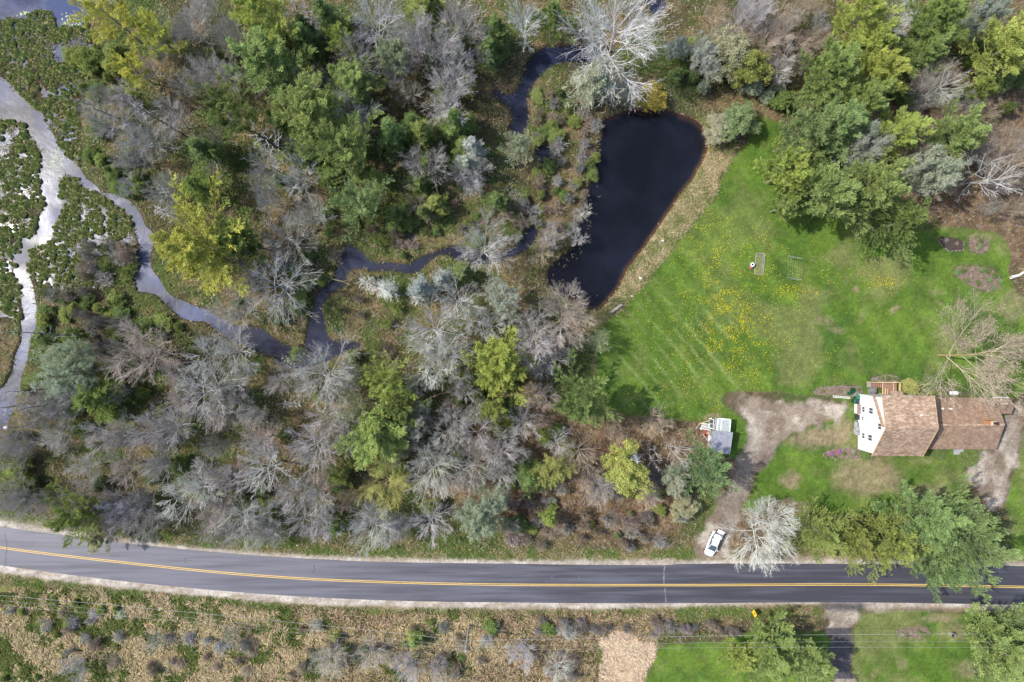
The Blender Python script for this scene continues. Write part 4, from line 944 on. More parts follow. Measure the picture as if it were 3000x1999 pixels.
# ------------------------------------------------------------------ understorey: small trees and shrubs nobody names one by one
free_mask = np.clip(m_lawn + m_drv + m_shl, 0, 1); free_b = blur(free_mask, 1.0)
ZONES = [
 ('small grey bare tree in the thicket left of the big golden pine', 'small bare trees in the north-west thicket', [(250,250),(560,20),(700,60),(640,560),(440,620),(300,480)], 'bare', 16, (28, 50), (6, 9), ['grey', 'pale', 'grey']),
 ('small grey bare tree in the wood between river and road', 'small bare trees in the south-west wood', [(0,1180),(330,900),(640,980),(900,1120),(900,1560),(400,1570),(0,1480)], 'bare', 40, (34, 66), (7, 11), ['grey', 'pale', 'grey', 'dark', 'lilac', 'rosy']),
 ('small grey bare tree in the thicket at the lower left', 'small bare trees at the lower left', [(-20,1190),(180,1180),(420,1230),(420,1560),(-20,1480)], 'bare', 22, (36, 62), (7, 10), ['grey', 'dark', 'grey', 'rosy', 'pale']),
 ('small bare tree in the wood between stream and road', 'small bare trees in the middle wood', [(900,1120),(1250,1000),(1700,1050),(1700,1300),(1500,1560),(900,1560)], 'bare', 34, (28, 52), (6, 10), ['pale', 'grey', 'lilac', 'rosy', 'brown']),
 ('small bare tree among the pines of the upper wood', 'small bare trees in the upper wood', [(600,0),(1480,0),(1450,240),(1400,640),(900,700),(640,500)], 'bare', 24, (28, 46), (7, 10), ['grey', 'pale', 'lilac']),
 ('brownish bare tree in the scrub above the pond', 'brown scrub trees above the pond', [(1950,20),(2400,0),(2420,130),(2300,260),(2100,120)], 'bare', 22, (30, 50), (5, 8), ['brown', 'tan', 'rosy', 'grey']),
 ('bare tree on the brown forest floor by the right edge', 'bare trees by the right edge', [(2640,180),(2990,300),(2990,640),(2900,640),(2760,560),(2640,330)], 'bare', 22, (32, 60), (6, 10), ['brown', 'tan', 'dark', 'grey']),
 ('low bare shrub on the reddish floor north of the road', 'bare shrubs north of the road', [(1500,1400),(1900,1380),(2040,1420),(2000,1610),(1500,1610)], 'twig', 44, (18, 34), (2, 4), ['brown', 'tan', 'rosy', 'grey']),
 ('low bare shrub in the scrub south of the road', 'bare shrubs south of the road', [(0,1740),(700,1840),(1700,1815),(1730,1990),(0,1990)], 'twig', 60, (14, 30), (1.2, 2.6), ['tan', 'brown', 'grey', 'pale', 'tan']),
 ('brown shrub in the strip below the south verge', 'brown shrubs under the south verge', [(1500,1812),(1900,1818),(2160,1815),(2180,1860),(1900,1860),(1500,1850)], 'twig', 30, (14, 24), (1.4, 2.4), ['brown', 'rosy', 'dark']),
 ('low bare shrub on the reedy bank left of the pond', 'bare shrubs left of the pond', [(1560,240),(1760,330),(1740,520),(1640,760),(1500,700),(1560,440)], 'twig', 44, (14, 30), (1.6, 3.2), ['brown', 'tan', 'grey', 'pale']),
 ('green shrub on the reedy bank left of the pond', 'green shrubs left of the pond', [(1560,220),(1760,300),(1740,520),(1640,760),(1480,700),(1560,440)], 'bush', 27, (12, 26), (1.0, 2.0), ['moss', 'olive', 'moss', 'olive']),
 ('dark green understorey evergreen in the upper wood', 'small evergreens in the upper wood', [(600,0),(1480,0),(1450,640),(1100,700),(640,560)], 'spruce', 46, (18, 38), (5, 9), ['deep', 'moss', 'deep', 'olive']),
 ('small green evergreen in the wood between stream and road', 'small evergreens in the middle wood', [(900,1100),(1250,1000),(1500,1050),(1700,1300),(1600,1560),(900,1500)], 'bush', 31, (16, 34), (2, 4), ['moss', 'deep', 'deep', 'moss', 'olive']),
 ('small green evergreen in the wood between river and road', 'small evergreens in the south-west wood', [(0,1250),(400,1000),(900,1150),(850,1580),(0,1480)], 'bush', 34, (16, 34), (2, 3.6), ['moss', 'olive', 'moss', 'deep']),
 ('green shrub in the wet ground beside the middle stream', 'green shrubs by the middle stream', [(640,950),(950,620),(1480,600),(1500,720),(1200,760),(1000,700),(900,900),(1100,1090),(800,940)], 'bush', 34, (12, 30), (1.0, 2.2), ['moss', 'olive', 'deep', 'moss']),
 ('brown reedy shrub in the wet ground beside the middle stream', 'brown shrubs by the middle stream', [(980,850),(1200,900),(1150,1090),(1000,1000),(950,650),(1500,560),(1500,700)], 'twig', 34, (16, 30), (1.5, 3), ['brown', 'tan', 'olive']),
 ('mossy green shrub on the river marsh edge', 'mossy shrubs on the marsh edge', [(200,120),(360,160),(370,320),(470,620),(380,590),(240,440)], 'bush', 31, (12, 28), (1.4, 3), ['moss', 'olive', 'deep', 'olive']),
 ('green shrub on the low ground below the island', 'green shrubs below the island', [(230,850),(420,870),(540,940),(500,990),(120,1000),(110,880)], 'bush', 27, (14, 30), (1.2, 2.4), ['moss', 'moss', 'olive']),
 ('grey twiggy shrub on the marsh', 'grey shrubs on the marsh', [(110,850),(260,860),(420,780),(330,680),(240,720),(200,980),(70,1150),(200,1240),(340,960)], 'twig', 50, (18, 40), (2, 4), ['grey', 'tan', 'olive', 'dark']),
 ('leafy shrub below the stand right of the pond', 'leafy shrubs above the pond', [(1960,60),(2250,120),(2290,300),(2150,260),(1990,260),(1950,180)], 'bush', 24, (16, 32), (2, 4), ['sage', 'olive', 'moss', 'fresh']),
 ('green shrub in the shade of the right-hand trees', 'green shrubs in the right-hand trees', [(2280,150),(2990,100),(2990,400),(2760,420),(2600,300)], 'bush', 24, (16, 34), (2, 4), ['moss', 'deep', 'olive', 'fresh']),
 ('green shrub on the reddish floor north of the road', 'green shrubs north of the road', [(1480,1400),(2000,1400),(2020,1600),(1480,1600)], 'bush', 16, (10, 22), (1.0, 2.0), ['moss', 'olive', 'sage', 'olive']),
 ('green shrub in the scrub south of the road', 'green shrubs south of the road', [(0,1720),(700,1800),(1700,1815),(1730,1990),(0,1990)], 'bush', 16, (8, 18), (.8, 1.6), ['moss', 'olive', 'sage', 'olive']),
]
LM = [(585,745,'the big golden-green pine'),(1812,98,'the huge white bare tree'),(960,400,'the tall pine cluster'),(800,150,'the stacked pines at the top edge'),(682,345,'the dark flat-boughed pine'),(205,1070,'the two soft willows'),
 (250,1500,'the green pine leaning over the road'),(948,1090,'the round pale bare tree'),(1130,1118,'the star-shaped lime pine'),(1096,1280,'the broad light green pine'),(1462,1062,'the bright pine in mid wood'),(1690,1182,'the tall lawn-edge pine'),
 (1405,1508,'the cloud-like willow'),(1133,1415,'the budding yellow tree'),(1621,1378,'the golden wispy tree'),(1838,1367,'the round yellow-green tree'),(2075,1362,'the round blue-green pine by the shed'),(1412,724,'the bright fan-shaped bare tree'),
 (1100,76,'the biggest lilac-grey bare tree'),(1030,246,'the spreading green pine'),(1520,430,'the pale lichened cedar'),(1740,232,'the tall pale spruce'),(1910,290,'the golden shrub by the pond'),(1650,720,"the pond's left bay"),(1740,420,"the pond's upper left shore"),
 (1655,935,'the reddish-tipped bare tree'),(2135,170,'the mixed clump above the pond'),(2500,62,'the yellow-green tree at the top edge'),(2640,52,'the white brush tree'),(2935,150,'the bright lime corner tree'),(2400,480,'the grove beside the lawn'),(2752,258,'the slanting pale bare tree'),
 (2915,505,'the white birch'),(1375,1850,'the utility pole'),(1830,1930,'the straw patch'),(600,1148,'the broad grey bare tree'),(428,1034,'the rosy-grey bare tree'),(60,1100,'the left channel'),(285,700,'the marsh island'),(440,650,'the bleached dead trunk'),(1100,750,'the dark middle stream'),
 (330,80,'the larch over the lily pads'),(310,330,'the tall leaning dark trunks'),(846,1052,'the lily stream'),(980,940,'the narrow dark inlet'),(556,1448,'the pale tree by the road'),(285,1165,'the bushy evergreen below the willows'),(1100,1538,'the wide pale tree at the verge'),
 (0,1770,'the left ends of the wires'),(700,1870,'the bluish shrub in the reeds'),(1030,1925,'the two grey trees south of the road'),(1640,1850,'the bright green bush south of the road'),(2204,1800,'the yellow sign'),(400,1880,'the little grey tree in the reeds')]
DIRS = ['right of', 'above and right of', 'above', 'above and left of', 'left of', 'below and left of', 'below', 'below and right of']
CN = {'grey': 'grey', 'pale': 'pale grey', 'lilac': 'lilac-grey', 'rosy': 'rosy-grey', 'brown': 'brown', 'tan': 'tan', 'dark': 'dark grey', 'deep': 'dark green', 'moss': 'mossy green', 'fresh': 'fresh green', 'olive': 'olive', 'sage': 'pale green', 'lime': 'lime'}
USED = set()
KW = {'bare': 'bare tree', 'spruce': 'evergreen', 'twig': 'twiggy shrub', 'bush': 'leafy shrub'}
def where(px, py, kind, col, size):
    for n_ in (0, 1, 2):
        w = where_(px, py, kind, col, size, n_)
        if w not in USED: break
    USED.add(w)
    return w if len(w.split()) <= 16 else w.replace('close ', '').replace('just ', '').replace('well ', '').replace('mid-sized ', '').replace(size + ' ', '', 1)
def where_(px, py, kind, col, size, n_=0):
    a, b, nm = sorted(LM, key=lambda q: (q[0] - px) ** 2 + (q[1] - py) ** 2)[n_]; d = math.hypot(a - px, b - py)
    k = int(round(math.atan2(b - py, px - a) / (math.pi / 4))) % 8
    return '%s %s %s %s %s' % (size, CN[col], KW[kind], ('close ' if d < 75 and k in (0, 4) else 'just ' if d < 75 else 'well ' if d > 190 else '') + DIRS[k], nm) if d > 22 else '%s %s %s under %s' % (size, CN[col], KW[kind], nm)
for zi, (lab, grp, poly, kind, n, rr, hh, cols) in enumerate(ZONES):
    rg = np.random.default_rng(500 + zi); P = np.array(poly, float); c = 0; tries = 0; pts = []
    while c < n and tries < n * 40:
        tries += 1
        px = rg.uniform(P[:, 0].min(), P[:, 0].max()); py = rg.uniform(P[:, 1].min(), P[:, 1].max())
        if not inpoly(np.array(px), np.array(py), poly): continue
        r = rg.uniform(*rr); h = rg.uniform(*hh)
        bx, by = W(px, py, h * .6)
        if at(mb, bx, by) > .3 or at(free_b, bx, by) > .15: continue
        if any((px - a) ** 2 + (py - b) ** 2 < (min(r, q) * .8) ** 2 for a, b, q in pts): continue
        pts.append((px, py, r)); c += 1
        cc = cols[rg.integers(len(cols))]; t_ = (r - rr[0]) / (rr[1] - rr[0])
        plant(kind, px, py, r, h, cc, where(px, py, kind, cc, 'tiny' if t_ < .33 else 'small' if t_ < .7 else 'mid-sized'), grp)

# ------------------------------------------------------------------ ground cover made of blades and twigs
def scatter(n, poly=None, box=(-98, 98, -66, 66), seed=0):
    rg = np.random.default_rng(seed); return rg.uniform(box[0], box[1], n), rg.uniform(box[2], box[3], n), rg
def blades(name, label, X, Y, length, width, height, color, rg, flow=None):
    n = len(X); Z = gz(X, Y)
    a = rg.random(n) * 6.28 if flow is None else flow
    hgt = height * (.5 + rg.random(n)); ln = length * (.5 + rg.random(n)); w = width * (.6 + .8 * rg.random(n))
    d = np.stack([np.cos(a), np.sin(a), np.zeros(n)], -1); s = np.stack([-np.sin(a), np.cos(a), rg.normal(0, .3, n)], -1)
    B = np.stack([X, Y, Z - .03], -1); Mi = B + d * (ln * .5)[:, None] + np.array([0, 0, 1.]) * (hgt * .9)[:, None]; Tp = B + d * ln[:, None] + np.array([0, 0, 1.]) * (hgt * .75)[:, None]
    V = np.stack([B, Mi - s * (w * .5)[:, None], Tp, Mi + s * (w * .5)[:, None]], 1).reshape(-1, 3)
    F = np.arange(4 * n).reshape(n, 4)
    me = mesh(name, V, F, [M['blade']], tone=np.repeat(np.clip(color, .003, .8), 4, axis=0))
    return tag(link(name, me), label, None, None, 'stuff')
def pick(rg, n, cols, probs):
    C = np.array(cols)[rg.choice(len(cols), n, p=np.array(probs) / sum(probs))]
    return C * (.7 + .6 * rg.random((n, 1))) * (1 + rg.normal(0, .06, (n, 3)))
TAN, STW, OLV, GRN, BRN, RED, GRY, DKG, PAL = (.31, .25, .135), (.47, .39, .24), (.12, .13, .04), (.12, .165, .04), (.145, .11, .068), (.18, .115, .07), (.26, .245, .235), (.05, .08, .022), (.27, .25, .12)
# woodland floor
X, Y, rg = scatter(250000, seed=1)
ok = (at(mb, X, Y) < .42) & (at(free_b, X, Y) < .3) & (at(marb, X, Y) < .3) & (at(reedb, X, Y) < .5) & (at(bankb, X, Y) < .4) & (at(strb, X, Y) < .4)
X, Y = X[ok], Y[ok]; n = len(X); lw = at(litb, X, Y); nn = fbm(X, Y, 5, 14)
C1 = pick(rg, n, [OLV, GRN, BRN, TAN, GRY, DKG, PAL], [2.6, 1.6, 3, 3.2, 1.6, 1.2, 1]); C2 = pick(rg, n, [RED, BRN, TAN, GRY, OLV], [3, 3, 2, 1.2, .8]); C3 = pick(rg, n, [GRN, OLV, DKG], [3, 3, 2])
col = 1.12 * np.where((rg.random(n) < lw)[:, None], C2, np.where((nn > .54)[:, None] & (rg.random(n) < .7)[:, None], C3, C1))
blades('undergrowth', 'low tangle of dead grass, sedge and twigs on the woodland floor', X, Y, .65, .10, .28, col, rg)
# reeds south of the road and wet meadow
X, Y, rg = scatter(150000, box=(-98, 30, -66, -44), seed=2)
ok = (at(reedb, X, Y) > .45) & (at(strb, X, Y) < .4) & (at(shlb, X, Y) < .2); X, Y = X[ok], Y[ok]; n = len(X)
fl = fbm(X, Y, 2.2, 3) * 14 + fbm(X, Y, 9, 5) * 6; nn = fbm(X, Y, 2.4, 7); big = fbm(X, Y, 10, 2) + (X + 40) * .005
Ct = pick(rg, n, [TAN, STW, PAL, (.42, .31, .18)], [3, 3, 2, 3]); Cg = pick(rg, n, [GRN, OLV, DKG], [2, 3, 2]); Cb = pick(rg, n, [BRN, RED, TAN, (.36, .27, .18)], [1.5, 1.5, 2, 2])
col = np.where((nn > .58 - .10 * sm(-40, -90, X) + .03 * sm(-30, 20, X))[:, None], Cg, Ct); col = np.where(((big > .56) & (rg.random(n) < .75))[:, None], Cb, col)
blades('reeds', 'matted tan and green reeds filling the wet meadow south of the road', X, Y, .95, .12, .38, col, rg, fl + rg.normal(0, .35, n))
# straw patch
X, Y, rg = scatter(26000, box=(13, 27, -66, -50), seed=3)
ok = at(strb, X, Y) > .35; X, Y = X[ok], Y[ok]; n = len(X)
blades('straw', 'pale flattened straw in a patch beside the south lawn', X, Y, 1.0, .12, .16, pick(rg, n, [(.62, .49, .34), (.5, .38, .26), (.34, .24, .15)], [4, 3, 1]), rg, np.radians(60) + fbm(X, Y, 1.5, 3) * 2.6 + rg.normal(0, .3, n))
# verge grass both sides of the road
X, Y, rg = scatter(150000, box=(-98, 62, -52, -33), seed=4)
ok = (at(np.clip(verge, 0, 1), X, Y) > .3) & (at(shlb, X, Y) < .35); X, Y = X[ok], Y[ok]; n = len(X)
nn = fbm(X, Y, 2, 4)
blades('verge_grass', 'rough green grass mixed with dead stalks along the road shoulders', X, Y, .5, .08, .22, np.where((nn > .52)[:, None], pick(rg, n, [TAN, PAL, BRN], [3, 2, 1]), pick(rg, n, [GRN, (.13, .21, .05), OLV], [3, 3, 2])), rg)
# pond's right bank
X, Y, rg = scatter(60000, box=(13, 40, 0, 42), seed=5)
ok = (at(bankb, X, Y) > .35) & (at(mb, X, Y) < .45); X, Y = X[ok], Y[ok]; n = len(X); nn = fbm(X, Y, 1.5, 8)
blades('bank_grass', 'tan and olive rough grass on the strip between pond and lawn', X, Y, .42, .08, .2, np.where((nn > .55)[:, None], pick(rg, n, [TAN, STW], [3, 2]), pick(rg, n, [PAL, OLV, GRN], [5, 2, 1.5])), rg)
# lawn blades: short grass tips so that the turf is not a flat sheet
X, Y, rg = scatter(330000, box=(14, 98, -66, 40), seed=6)
ok = at(lawnb, X, Y) > .55; X, Y = X[ok], Y[ok]; n = len(X); base = at(A, X, Y)
blades('lawn_grass', 'short mown grass blades of the lawns', X, Y, .16, .06, .05, base * (.75 + .55 * rg.random((n, 1))), rg)
# dandelions
DC = [(2115,880,60,120,1500),(2170,960,70,90,1300),(2130,1010,60,50,700),(2230,760,60,90,500),(2080,760,90,140,700),(2320,850,60,40,420),(2400,820,80,60,260),(2590,830,50,26,260),(2560,790,60,40,150),(2000,930,130,160,800),(2280,960,60,70,260),
      (1990,1120,90,70,450),(2110,1180,60,40,160),(2280,640,120,40,200),(2380,1060,120,60,200),(2170,1290,12,30,60),(2050,640,60,90,350),(2190,1060,60,60,420),(2240,1130,60,30,90),(2420,1290,60,40,26),(2180,1480,40,40,16)]
rg = np.random.default_rng(77); Xs, Ys = [], []
for (cx, cy, sx_, sy_, n) in DC:
    n = int(n * 1.5); Xs.append(cx + rg.normal(0, sx_ * .6, n)); Ys.append(cy + rg.normal(0, sy_ * .6, n))
x, y = W(np.concatenate(Xs), np.concatenate(Ys)); ok = (at(lawnb, x, y) > .7) & (fbm(x, y, 1.6, 5) + rg.normal(0, .1, len(x)) > .5); x, y = x[ok], y[ok]; n = len(x)
th = np.arange(4) * math.pi / 2; rr = (.035 + .05 * rg.random(n) ** 2)
V = np.stack([x[:, None] + np.cos(th + .3) * rr[:, None], y[:, None] + np.sin(th + .3) * rr[:, None], (gz(x, y) + .11)[:, None] + rg.normal(0, .012, (n, 4))], -1).reshape(-1, 3)
me = mesh('dandelions', V, np.arange(4 * n).reshape(n, 4), [M['blade']], tone=np.repeat(np.array([(.58, .50, .03)]) * (.75 + .4 * rg.random((n, 1))), 4, axis=0))
tag(link('dandelion_flowers', me), 'yellow dandelions strewn over the mown lawn', None, None, 'stuff')

# ------------------------------------------------------------------ marsh tussocks
def tussock(seed):
    rg = np.random.default_rng(seed); n = 150
    a = rg.random(n) * 6.28; r0 = rg.random(n) ** .5 * .30; hh = .55 - .3 * r0
    B = np.stack([np.cos(a) * r0 * .6, np.sin(a) * r0 * .6, np.zeros(n)], -1)
    out_ = .22 + .25 * rg.random(n); Mi = np.stack([np.cos(a) * (r0 + out_ * .5), np.sin(a) * (r0 + out_ * .5), hh * (.8 + .4 * rg.random(n))], -1)
    Tp = np.stack([np.cos(a) * (r0 + out_), np.sin(a) * (r0 + out_), hh * .55 * rg.random(n)], -1)
    s = np.stack([-np.sin(a), np.cos(a), np.zeros(n)], -1) * .06
    V = np.stack([B, Mi - s, Tp, Mi + s], 1).reshape(-1, 3)
    dead = rg.random(n) < .28
    c = np.where(dead[:, None], (.48, .38, .23), (.25, .35, .09)) * (.65 + .7 * rg.random((n, 1)))
    # core mound of old roots
    k = 10; th = np.arange(k) * 6.28 / k; ring = []
    for (rr_, zz) in ((.34, -.15), (.32, .12), (.2, .34), (.02, .40)): ring.append(np.stack([np.cos(th) * rr_, np.sin(th) * rr_, np.full(k, zz)], -1))
    R_ = np.concatenate(ring); F2 = []
    for q in range(3):
        for j in range(k): F2.append((q * k + j, q * k + (j + 1) % k, (q + 1) * k + (j + 1) % k, (q + 1) * k + j))
    F = np.concatenate([np.arange(4 * n).reshape(n, 4), np.array(F2) + 4 * n]); V = np.concatenate([V, R_])
    T = np.concatenate([np.repeat(c, 4, axis=0), np.tile((.13, .12, .055), (len(R_), 1))])
    return V, F, T
TU = [tussock(s) for s in range(4)]; TM = [mesh('tussock', v, f, [M['blade']], tone=t) for v, f, t in TU]
rg = np.random.default_rng(9); pts = []
cell = {}
def try_pt(px, py, dmin):
    kx, ky = int(px // 8), int(py // 8)
    for i in range(-3, 4):
        for j in range(-3, 4):
            for (a, b) in cell.get((kx + i, ky + j), ()):
                if (a - px) ** 2 + (b - py) ** 2 < dmin * dmin: return False
    cell.setdefault((kx, ky), []).append((px, py)); return True
for _ in range(26000):
    px = rg.uniform(-60, 420); py = rg.uniform(0, 960)
    x, y = W(px, py); mm = at(np.clip(m_mar, 0, 1), x, y); mw = at(m_mwet, x, y)
    if not (mm or mw): continue
    if at(mb, x, y) > .45: continue
    if vnoise(px, py * .6, 17, 3) < (.36 if mm else .24) or vnoise(px, py, 52, 5) < .22: continue
    sz = .55 + .95 * rg.random() ** 1.6
    if try_pt(px, py, (13 if mm else 13.5) * sz): pts.append((px, py, x, y, sz * (1.0 if mm else .95)))
pts = [p for p in pts if -10 < p[0]]
pts.sort(key=lambda p: -p[4]); ind, restp = pts[:300], pts[300:]
for i, (px, py, x, y, sz) in enumerate(ind):
    zn = 'left bank' if (px < 135 and py > 330) else ('island' if py > 500 else 'upper marsh')
    lab = {'left bank': 'round green sedge tussock standing in bright water left of the river', 'island': 'round green sedge tussock on the island between the river channels', 'upper marsh': 'green and tan sedge tussock in the upper marsh below the lily pads'}[zn]
    o = link('sedge_tussock', TM[i % 4], loc=(x, y, WZ), rot=(0, 0, rg.random() * 6.28), scale=(sz * .95, sz * .95, sz))
    tag(o, lab, 'grass tussock', 'sedge tussocks of the ' + zn)
Vs, Fs, Ts, off = [], [], [], 0
for (px, py, x, y, sz) in restp:
    v, f, t = TU[rg.integers(4)]; a = rg.random() * 6.28; ca, sa = math.cos(a), math.sin(a)
    vv = np.stack([(v[:, 0] * ca - v[:, 1] * sa) * sz * .95 + x, (v[:, 0] * sa + v[:, 1] * ca) * sz * .95 + y, v[:, 2] * sz + WZ], -1)
    Vs.append(vv); Fs.append(f + off); Ts.append(t * (.85 + .3 * rg.random())); off += len(v)
if Vs: tag(link('marsh_grass', mesh('marsh_grass', np.concatenate(Vs), np.concatenate(Fs), [M['blade']], tone=np.concatenate(Ts))), 'smaller sedge tussocks crowded through the flooded marsh', None, None, 'stuff')
print('tussocks', len(pts))
X, Y, rg = scatter(80000, box=(-98, -62, -10, 60), seed=8)
ok = (at(np.clip(m_mwet + m_mar, 0, 1), X, Y) > .5) & (at(mb, X, Y) < .45) & (fbm(X, Y, 2, 9) > .47 + .03 * at(m_mar, X, Y)); X, Y = X[ok], Y[ok]; n = len(X)
Zs_ = GZ.copy(); GZ = np.where(marb > .02, np.maximum(GZ, WZ), GZ)
blades('marsh_sedge', 'loose green and tan sedge between the marsh tussocks', X, Y, .6, .09, .32, pick(rg, n, [OLV, GRN, TAN, STW, DKG], [3, 2, 2.2, 1, 2]), rg)

GZ = Zs_
# lily pads
M['pad'] = flatm('lily_pad', (.34, .40, .20), .5, noise=.2)
def pad_mesh():
    k = 11; th = np.linspace(.25, 2 * math.pi - .25, k); V = [(0, 0, 0)] + [(math.cos(t), math.sin(t), .03 * math.sin(3 * t)) for t in th]
    F = [(0, i, i + 1, i + 1) for i in range(1, k)]
    me = bpy.data.meshes.new('lily_pad'); me.from_pydata(V, [], [f[:3] for f in F]); me.materials.append(M['pad']); return me
PADM = pad_mesh(); rg = np.random.default_rng(4)
for (cx, cy, sx_, sy_, n, lab) in [(205,58,26,14,70,'yellow-green lily pad in the cluster at the top bend of the river'),(66,38,14,6,22,'yellow-green lily pad in the small patch near the top left corner'),(165,470,22,30,50,'pale lily pad in the river beside the large marsh'),(846,1052,14,14,22,'yellow-green lily pad on the dark lily stream in the wood')]:
    for _ in range(n):
        px, py = cx + rg.normal(0, sx_ * .6), cy + rg.normal(0, sy_ * .6) + (px - cx) * .25 if cx == 205 and _ else cy + rg.normal(0, sy_ * .6)
        x, y = W(px, py)
        if at(mb, x, y) < .5: continue
        s_ = .08 + .07 * rg.random()
        tag(link('lily_pad', PADM, loc=(x, y, WZ + .012), rot=(0, 0, rg.random() * 6.28), scale=(s_, s_, .5)), lab, 'lily pad', 'lily pads, ' + lab.split(' in ')[-1].split(' on ')[-1])

# ------------------------------------------------------------------ made things
class MB:
    """collects boxes, prisms and tubes; build() links them as one mesh object"""
    def __init__(s): s.V = []; s.F = []
    def poly(s, pts, faces):
        n = len(s.V); s.V += [tuple(p) for p in pts]; s.F += [tuple(i + n for i in f) for f in faces]; return s
    def box(s, c, d, rz=0, m=None):
        x, y, z = (v / 2 for v in d); P = [(-x,-y,-z),(x,-y,-z),(x,y,-z),(-x,y,-z),(-x,-y,z),(x,-y,z),(x,y,z),(-x,y,z)]
        Rm = Matrix.Rotation(rz, 3, 'Z') if m is None else m
        return s.poly([Rm @ Vector(p) + Vector(c) for p in P], [(3,2,1,0),(4,5,6,7),(0,1,5,4),(1,2,6,5),(2,3,7,6),(3,0,4,7)])
    def bar(s, a, b, w, h):
        a, b = Vector(a), Vector(b); d = b - a; L_ = d.length; d.normalize()
        up = Vector((0, 0, 1)) if abs(d.z) < .95 else Vector((1, 0, 0)); y = up.cross(d).normalized(); z = d.cross(y)
        return s.box((a + b) / 2, (L_, w, h), m=Matrix((d, y, z)).transposed())
    def cyl(s, a, b, r0, r1=None, n=14, caps=True):
        r1 = r0 if r1 is None else r1; a, b = Vector(a), Vector(b); d = (b - a).normalized()
        u = d.orthogonal().normalized(); v = d.cross(u); P = []
        for c, r in ((a, r0), (b, r1)):
            for i in range(n): t = i * 2 * math.pi / n; P.append(c + (u * math.cos(t) + v * math.sin(t)) * r)
        F = [(i, (i + 1) % n, n + (i + 1) % n, n + i) for i in range(n)]
        if caps: F += [tuple(range(n - 1, -1, -1)), tuple(range(n, 2 * n))]
        return s.poly(P, F)
    def prism(s, prof, x0, x1):          # profile in (y, z), extruded along x
        n = len(prof); P = [(x0, y, z) for y, z in prof] + [(x1, y, z) for y, z in prof]
        return s.poly(P, [(i, (i + 1) % n, n + (i + 1) % n, n + i) for i in range(n)] + [tuple(range(n - 1, -1, -1)), tuple(range(n, 2 * n))])
    def loft(s, rings):
        n = len(rings[0]); P = [p for r in rings for p in r]; F = []
        for k in range(len(rings) - 1):
            for i in range(n): F.append((k * n + i, k * n + (i + 1) % n, (k + 1) * n + (i + 1) % n, (k + 1) * n + i))
        F += [tuple(range(n - 1, -1, -1)), tuple(range((len(rings) - 1) * n, len(rings) * n))]
        return s.poly(P, F)
    def blob(s, c, d, seed=0, n=9, rough=.15):
        rg = random.Random(seed); P = []; F = []
        for k in range(5):
            ph = -math.pi / 2 + math.pi * k / 4
            for i in range(n):
                t = i * 2 * math.pi / n; q = 1 + rg.uniform(-rough, rough)
                rr = max(math.cos(ph), .12)
                P.append((c[0] + math.cos(t) * rr * d[0] / 2 * q, c[1] + math.sin(t) * rr * d[1] / 2 * q, c[2] + math.sin(ph) * d[2] / 2 * q))
        for k in range(4):
            for i in range(n): F.append((k * n + i, k * n + (i + 1) % n, (k + 1) * n + (i + 1) % n, (k + 1) * n + i))
        F += [tuple(range(n - 1, -1, -1)), tuple(range(4 * n, 5 * n))]
        return s.poly(P, F)
    def build(s, name, m, parent=None, smooth=False, bevel=0, loc=None, rot=None):
        me = bpy.data.meshes.new(name); me.from_pydata([tuple(v) for v in s.V], [], s.F); me.materials.append(m)
        if smooth: me.polygons.foreach_set('use_smooth', [True] * len(me.polygons))
        o = link(name, me, parent, loc, rot)
        if bevel: b = o.modifiers.new('bevel', 'BEVEL'); b.width = bevel; b.segments = 2; b.limit_method = 'ANGLE'
        return o
def shingles(name, c1, c2, c3, sx=1.5, rowh=.22):
    m, nt, b = mat(name); b.inputs['Roughness'].default_value = .9; b.inputs['Specular IOR Level'].default_value = .15
    tc = N(nt, 'ShaderNodeTexCoord'); br = N(nt, 'ShaderNodeTexBrick'); br.offset = .5
    br.inputs['Scale'].default_value = 1.0; br.inputs['Brick Width'].default_value = .5; br.inputs['Row Height'].default_value = rowh; br.inputs['Mortar Size'].default_value = .012
    br.inputs['Color1'].default_value = c1 + (1,); br.inputs['Color2'].default_value = c2 + (1,); br.inputs['Mortar'].default_value = c3 + (1,); br.inputs['Bias'].default_value = -.25
    nt.links.new(tc.outputs['Object'], br.inputs['Vector'])
    n1_ = N(nt, 'ShaderNodeTexNoise'); n1_.inputs['Scale'].default_value = .7; n1_.inputs['Detail'].default_value = 9; n1_.inputs['Roughness'].default_value = .65
    mp = N(nt, 'ShaderNodeMapping'); mp.inputs['Scale'].default_value = (sx, 1, 1); nt.links.new(tc.outputs['Object'], mp.inputs[0]); nt.links.new(mp.outputs[0], n1_.inputs['Vector'])
    r = N(nt, 'ShaderNodeMapRange'); r.inputs['From Min'].default_value = .3; r.inputs['From Max'].default_value = .7; r.inputs['To Min'].default_value = .72; r.inputs['To Max'].default_value = 1.25
    nt.links.new(n1_.outputs['Fac'], r.inputs['Value'])
    v = N(nt, 'ShaderNodeVectorMath', operation='SCALE'); nt.links.new(br.outputs['Color'], v.inputs[0]); nt.links.new(r.outputs[0], v.inputs['Scale']); nt.links.new(v.outputs[0], b.inputs['Base Color'])
    return m
